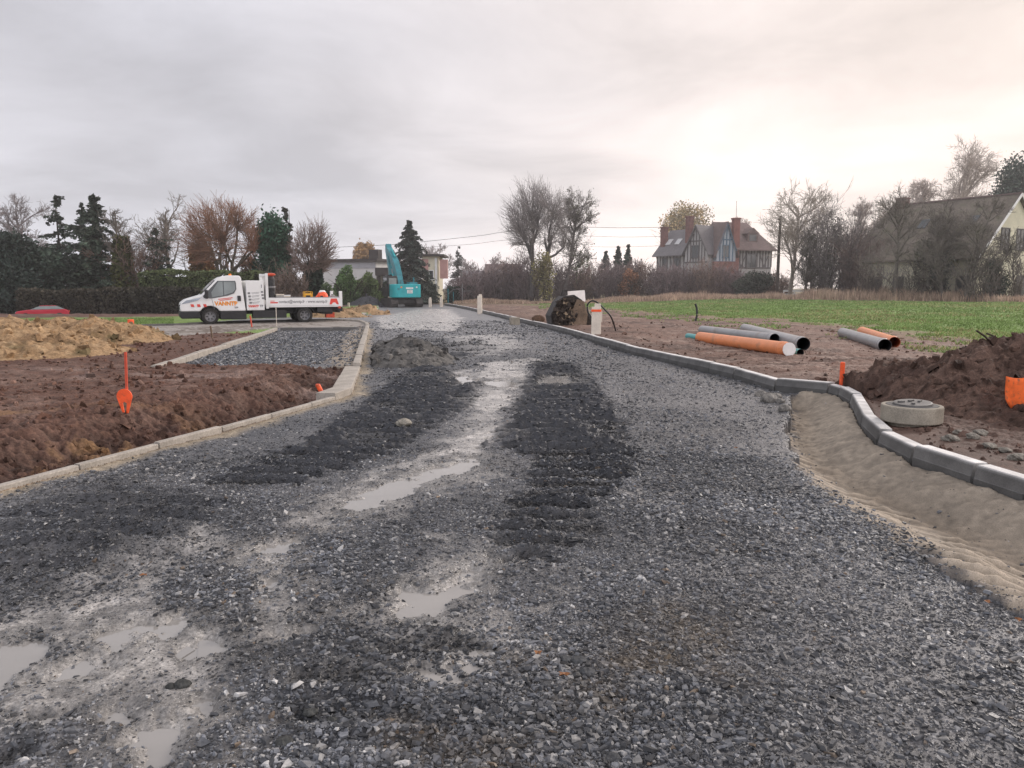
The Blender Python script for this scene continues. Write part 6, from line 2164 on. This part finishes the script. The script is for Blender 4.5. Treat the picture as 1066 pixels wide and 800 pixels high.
gwin(t, L_ / 2 + .03, -1.5, 5.9, 1.1, 1.7)
gwin(t, L_ / 2 + .03, .9, 5.9, 1.1, 1.7)
gwin(t, L_ / 2 + .03, -2.2, 2.0, 1.4, 1.6)
gwin(t, L_ / 2 + .03, 1.6, 2.0, 1.4, 1.6)
for x_ in (-3.6, -1.4, 2.4, 4.4):
    w_ = 1.0 if x_ != -1.4 else .9
    window(t, x_, 2.0 if x_ != -1.4 else 1.6, w_, 1.5 if x_ != -1.4 else 2.3, y=-hw - .03, mframe=M_timber)
MB().box((0, -hw - .06, he - .45), (L_, .08, .22)).obj('eaves_beam', M_timber, t)
for x_ in (-1.2, 3.2):
    sk = MB().box((x_, -2.3, hr - (hr - he) * 2.3 / hw + .06), (.8, 1.2, .07), rot=Matrix.Rotation(math.atan2(hr - he, hw), 3, 'X'))
    sk.obj('skylight', M_glass, t)

# ---- half timbered pair
def half_timbers(t, x0, x1, z0, z1, y, n, m, diag=True):
    mb = MB()
    for z in (z0 + .1, z1 - .1):
        mb.box(((x0 + x1) / 2, y, z), (x1 - x0, .06, .2))
    for k in range(n + 1):
        mb.box((x0 + (x1 - x0) * k / n, y - .003, (z0 + z1) / 2), (.16, .06, z1 - z0 - .4))
    if diag:
        for k in range(0, n, 2):
            a_ = x0 + (x1 - x0) * (k + .5) / n
            mb.box((a_, y + .004, (z0 + z1) / 2), (.12, .05, (z1 - z0) * .9), rot=Matrix.Rotation(.38 if k % 4 else -.38, 3, 'Y'))
    return mb.obj('timber_frame', m, t)


def gable_roof_x(t, x0, x1, hw, he, hr, mt, over=.4, name='roof', hip=0.0, y0=0):
    """ridge along x"""
    mb = MB()
    k = (hr - he) / hw
    th = .15
    for s in (1, -1):
        e = hw + over
        V = [(x0, y0, hr), (x1 - hip, y0, hr), (x1 + (over * .5 if hip else 0), y0 + s * e, hr - k * e), (x0, y0 + s * e, hr - k * e)]
        mb.add(V + [(a_, b_, c_ - th) for a_, b_, c_ in V], [(0, 1, 2, 3), (4, 7, 6, 5), (0, 4, 5, 1), (1, 5, 6, 2), (2, 6, 7, 3), (3, 7, 4, 0)])
    if hip:
        e = hw + over
        V = [(x1 - hip, y0, hr - .002), (x1 + over * .5, y0 - e, hr - k * e - .002), (x1 + over * .5, y0 + e, hr - k * e - .002)]
        mb.add(V + [(a_, b_, c_ - th) for a_, b_, c_ in V], [(0, 1, 2), (5, 4, 3), (0, 3, 4, 1), (1, 4, 5, 2), (2, 5, 3, 0)])
    return mb.obj(name, mt, t, fix=True)


def gable_front(t, xc, w, he, hr, y0, depth, mw, mroof, mtim, win=True, n=6):
    """front gable with its own ridge along y"""
    hw_ = w / 2
    MB().prism([(xc - hw_, -.3), (xc + hw_, -.3), (xc + hw_, he), (xc, hr - .2), (xc - hw_, he)], y0, y0 + depth, 'xz').obj('gable_wall', mw, t, fix=True)
    mb = MB()
    k = (hr - he) / hw_
    for s in (1, -1):
        e = hw_ + .35
        V = [(xc, y0 - .35, hr), (xc, y0 + depth, hr), (xc + s * e, y0 + depth, hr - k * e), (xc + s * e, y0 - .35, hr - k * e)]
        mb.add(V + [(a_, b_, c_ - .16) for a_, b_, c_ in V], [(0, 1, 2, 3), (4, 7, 6, 5), (0, 4, 5, 1), (1, 5, 6, 2), (2, 6, 7, 3), (3, 7, 4, 0)])
    r_ = mb.obj('gable_roof', mroof, t, fix=True)
    tb = MB()
    for i in range(1, n):
        x_ = xc - hw_ + w * i / n
        top = hr - .35 - k * abs(x_ - xc)
        if top > he - 1.2:
            tb.box((x_, y0 - .03, (he - 1.6 + top) / 2), (.14, .06, top - he + 1.6))
    tb.box((xc, y0 - .034, he - 1.6), (w, .06, .2)).box((xc, y0 - .034, he + (hr - he) * .35), (w * .62, .06, .16))
    for s in (1, -1):
        an = math.atan2(hr - he, hw_)
        tb.box((xc + s * hw_ / 2, y0 - .25, (hr + he) / 2 - .18), (hw_ / math.cos(an), .08, .2), rot=Matrix.Rotation(s * an, 3, 'Y'))
    tb.obj('timber_frame', mtim, t)
    if win:
        window(t, xc - .1, he - .25, min(1.5, w * .3), 1.5, y=y0 - .07, mframe=mtim)


P0_, P1_ = at(683, 300, 106), at(738, 300, 99)
L_, az_ = house_axes((P0_.x, P0_.y), (P1_.x, P1_.y))
t = thing('half_timbered_house', 'left half timbered house with a grey slate roof and three skylights', 'house', (P0_.x, P0_.y, 0), az_)
MB().prism([(0, -.3), (6.4, -.3), (6.4, 5.6), (3.2, 9.6), (0, 5.6)], .3, L_ + 2.0, 'xz') if False else None
mb = MB().box((L_ * .42, 3.3, 3.1), (L_ * .84, 6.4, 6.7))
mb.obj('wall', M_wall_grey, t)
rfo = gable_roof_x(t, -.5, L_ * .98, 3.3, 6.5, 9.7, M_slate, over=.45, y0=3.3)
half_timbers(t, 0, L_ * .52, 3.4, 6.3, .08, 8, M_timber)
gable_front(t, L_ - 1.5, 3.6, 6.6, 9.8, -.9, 4.2, M_wall_grey, M_slate, M_timber, n=8)
kk = (9.7 - 6.5) / 3.3
for x_ in (1.0, 2.6, 5.0):
    yy_ = 1.4
    zr = 9.7 - kk * (3.3 - yy_)
    MB().box((x_, yy_ - .05, zr + .09), (.8, 1.1, .08), rot=Matrix.Rotation(math.atan(kk), 3, 'X')).obj('skylight', mat('sky_glass', (.55, .55, .55), rough=.1, n1=(2, .05)), rfo)
for x_, y_, z1 in ((.0, 1.2, 10.0), (4.0, 1.6, 11.2)):
    MB().box((x_ + .2, y_, z1 - 2.2), (.75, .75, 4.4)).box((x_ + .2, y_, z1 - .05), (.88, .88, .16)).obj('chimney', M_brick_d, rfo)
for x_ in (1.4, 3.4):
    window(t, x_, 5.0, .8, 1.4, y=.05, mframe=M_timber)

P0_, P1_ = at(746, 300, 99), at(803, 300, 101)
L_, az_ = house_axes((P0_.x, P0_.y), (P1_.x, P1_.y))
t = thing('half_timbered_house', 'right half timbered house with a hipped brown roof and red brick chimney', 'house', (P0_.x, P0_.y, 0), az_)
MB().box((L_ * .5 + .8, 3.4, 3.3), (L_ - 1.7, 6.4, 7.2)).obj('wall', M_wall_grey, t)
rfo = gable_roof_x(t, 1.0, L_ + .1, 3.6, 7.0, 10.4, M_tile, over=.4, y0=3.4, hip=2.1)
half_timbers(t, 2.9, L_ - .1, 4.2, 6.8, .16, 12, M_timber)
gable_front(t, .8, 2.7, 6.6, 10.1, -.7, 4.2, M_wall_blue, M_tile, M_timber_b, n=6)
MB().box((.6, -.9, 2.6), (3.4, .5, 4.9)).obj('brick_bay', M_brick, t)
window(t, .6, 2.2, .9, .6, y=-1.17)
MB().box((2.45, .0, 5.2), (.85, .7, 10.6)).box((2.45, .0, 10.55), (1.0, .85, .18)).obj('chimney', M_brick, t)
MB().cyl((2.45, 0, 10.6), (2.45, 0, 12.8), .03).obj('aerial', M_steel, t)
kk = (10.4 - 7.0) / 3.6
dm = MB().box((L_ * .66, 1.6, 8.2), (1.5, 2.2, 1.3)).obj('dormer', M_tile, t)
MB().prism([(L_ * .66 - .95, 8.75), (L_ * .66 + .95, 8.75), (L_ * .66, 9.5)], .4, 3.0, 'xz').obj('dormer_roof', M_tile, dm, fix=True)
MB().box((L_ * .66, .49, 8.2), (1.0, .05, .8)).obj('pane', M_glass, dm)
window(t, L_ * .62, 5.2, 1.3, 1.7, y=.1, mframe=M_timber)

# ---- low houses at the far end of the road
p = at(345, 300, 92); q = at(392, 300, 90)
L_, az_ = house_axes((p.x, p.y), (q.x, q.y))
t = thing('flat_roofed_house', 'low pale house with a flat dark roof edge behind the laurels', 'house', (p.x, p.y, 0), az_)
MB().box((L_ / 2 - 1.0, 3, 2.4), (L_ + 2, 6, 4.8)).obj('wall', M_wall_white, t)
MB().box((L_ / 2 - 1.0, 3, 4.95), (L_ + 2.8, 7, .3)).obj('roof', M_dark_shade, t)
MB().box((L_ / 2 - 1.0, -.02, 4.35), (L_ + 1.8, .1, .7)).obj('fascia', M_grey_metal, t)
window(t, L_ * .35, 2.6, 1.6, 1.2)
MB().box((L_ - .6, 1.0, 5.6), (1.2, 1, 1.2)).obj('chimney', M_dark_shade, t)
p = at(393, 300, 88); q = at(414, 300, 88)
t = thing('carport', 'dark open carport between the flat roofed house and the excavator boom', 'shelter', (p.x, p.y, 0))
W_ = q.x - p.x
MB().box((W_ / 2, 2, 3.55), (W_ + .4, 4.5, .9)).obj('roof', M_dark_shade, t)
for x_ in (.15, W_ - .15):
    MB().box((x_, .2, 1.5), (.3, .3, 3.1)).obj('post', M_dark_shade, t)
MB().box((W_ / 2, 4.1, 1.5), (W_, .15, 3.1)).obj('back_wall', M_offwhite, t)
p = at(440, 300, 90); q = at(467, 300, 90)
W_ = q.x - p.x
t = thing('flat_roofed_house', 'two storey flat roofed house with pink panels right of the spruce', 'house', (p.x, p.y, 0))
MB().box((W_ / 2 - .6, 3, 2.7), (W_ - 1.2, 6, 5.4)).obj('wall', M_wall_cream, t)
MB().box((W_ / 2 - .4, 2.8, 5.5), (W_ - .1, 6.8, .22)).obj('roof', M_dark_shade, t)
MB().box((.15, -.04, 4.3), (1.1, .1, 1.5)).obj('panel', M_pink, t)
MB().box((W_ - .55, .3, 3.9), (.9, .8, 2.2)).obj('panel', M_pink, t)
for x_ in (1.6,):
    MB().box((x_, -.05, 2.6), (.24, .12, 5.2)).obj('pilaster', M_white, t)
MB().box((.2, -1.0, 2.0), (2.6, 2.0, .16)).obj('canopy', M_slate, t)
window(t, .8, 3.2, .9, 1.0, y=-.03)
for i, (x0, x1, Y, pyr, pye, lb) in enumerate([(478, 507, 104, 282, 292, 'low house with a plain dark slate roof, left of the pair by the lopped trees'), (504, 541, 100, 275, 290, 'dark roofed house with two small pale skylights left of the lopped trees')]):
    p, q = at(x0, 300, Y), at(x1, 300, Y)
    W_ = q.x - p.x
    t = thing('low_house', lb, 'house', (p.x, Y, 0))
    zr, ze = at(500, pyr, Y + 3).z, at(500, pye, Y).z
    MB().box((W_ / 2, 3, ze / 2 - .1), (W_ - .3, 5.8, ze)).obj('wall', M_brick_d if i else M_wall_white, t)
    r_ = gable_roof_x(t, 0, W_, 3.0, ze, zr, M_slate if i == 0 else M_tile, y0=3.0)
    if i:
        for x_ in (W_ * .45, W_ * .72):
            MB().box((x_, 1.3, ze + (zr - ze) * .45 + .05), (.5, .6, .06), rot=Matrix.Rotation(math.atan((zr - ze) / 3), 3, 'X')).obj('skylight', M_white, r_)
    else:
        window(t, W_ * .5, ze * .55, 1.0, 1.0)
p = at(386, 303, 79); q = at(401, 303, 79)
t = thing('garden_wall', 'low pale panel wall behind the hedge left of the excavator', 'wall', (p.x, p.y, 0))
MB().box(((q.x - p.x) / 2, 0, 1.05), (q.x - p.x, .15, 1.2)).obj('panel', M_grey_metal, t)
MB().box(((q.x - p.x) / 2, 0, .2), (q.x - p.x, .2, .5)).obj('plinth', M_conc_dark, t)

# ---- the damp haze that softens everything beyond the truck
M_haze = bpy.data.materials.new('haze')
M_haze.use_nodes = True
hn = M_haze.node_tree
hn.nodes.remove(hn.nodes['Principled BSDF'])
vsn = hn.nodes.new('ShaderNodeVolumeScatter')
vsn.inputs['Color'].default_value = (.97, .95, .95, 1)
vsn.inputs['Density'].default_value = .0014
vsn.inputs['Anisotropy'].default_value = .12
hn.links.new(vsn.outputs[0], hn.nodes['Material Output'].inputs['Volume'])
tag(MB().box((0, 120, 24), (360, 190, 52)).obj('haze', M_haze), kind='structure')

# ---- poles, gate, fence, wires
p = at(808.5, 313, 78)
zt = at(808.5, 224, 78).z
t = thing('telegraph_pole', 'dark wooden telegraph pole right of the half timbered houses', 'pole', (p.x, p.y, -.1))
MB().tube([(0, 0, 0), (0, 0, zt * .5), (.02, 0, zt)], [.17, .15, .12], 12).obj('shaft', M_wood, t, smooth=True)
MB().box((0, 0, zt - .35), (.5, .1, .1)).obj('crossarm', M_wood, t)
for s in (-.2, .2):
    MB().cyl((s, 0, zt - .3), (s, 0, zt - .15), .03, n=8).obj('insulator', M_conc, t)
cable('overhead_wire', 'uppermost overhead wire running behind the lopped trees', 'wire', [(330, 258.5), (405, 255), (442, 251.7), (500, 245.5), (523, 242), (560, 239), (608, 236.8), (645, 237.4), (690, 236.8), (742, 236)], 112, .028, M_black)
cable('overhead_wire', 'middle overhead wire running behind the lopped trees', 'wire', [(440, 258), (490, 254.5), (523, 250.5), (565, 247.8), (608, 246), (645, 247), (690, 246.5), (742, 246)], 113, .02, M_black)
cable('overhead_wire', 'lowest and faintest overhead wire left of the slate roofed house', 'wire', [(612, 257), (645, 257.4), (682, 256.4), (735, 256)], 114, .018, M_black)
x, y = G(476, 317)
t = thing('gate_frame', 'thin green and grey metal gate frame by the far garden hedge', 'gate', (x, y, 0), .1)
for a_, h_, r_, mm in ((-.95, 1.6, .045, M_teal_dark), (.55, 2.15, .05, M_steel), (-.4, 1.3, .03, M_teal_dark)):
    MB().cyl((a_, 0, -.1), (a_, 0, h_), r_, n=8).obj('post', mm, t)
MB().tube([(-.95, 0, 1.05), (-.4, 0, 1.55), (.55, 0, 1.6)], .025, 6).obj('rail', M_steel, t)
MB().tube([(.55, 0, 1.35), (1.4, 0, 1.4)], .025, 6).obj('rail', M_steel, t)
p = at(816, 300, 82); q = at(850, 300, 80)
L_, az_ = house_axes((p.x, p.y), (q.x, q.y))
t = thing('rail_fence', 'white three rail fence showing through the shrubs right of the pole', 'fence', (p.x, p.y, 0), az_)
for k in range(4):
    MB().box((L_ * k / 3, 0, .7), (.12, .1, 1.5)).obj('post', M_white, t)
for z_ in (.6, 1.0, 1.4):
    MB().box((L_ / 2, -.07, z_), (L_, .04, .2)).obj('rail', M_white, t)
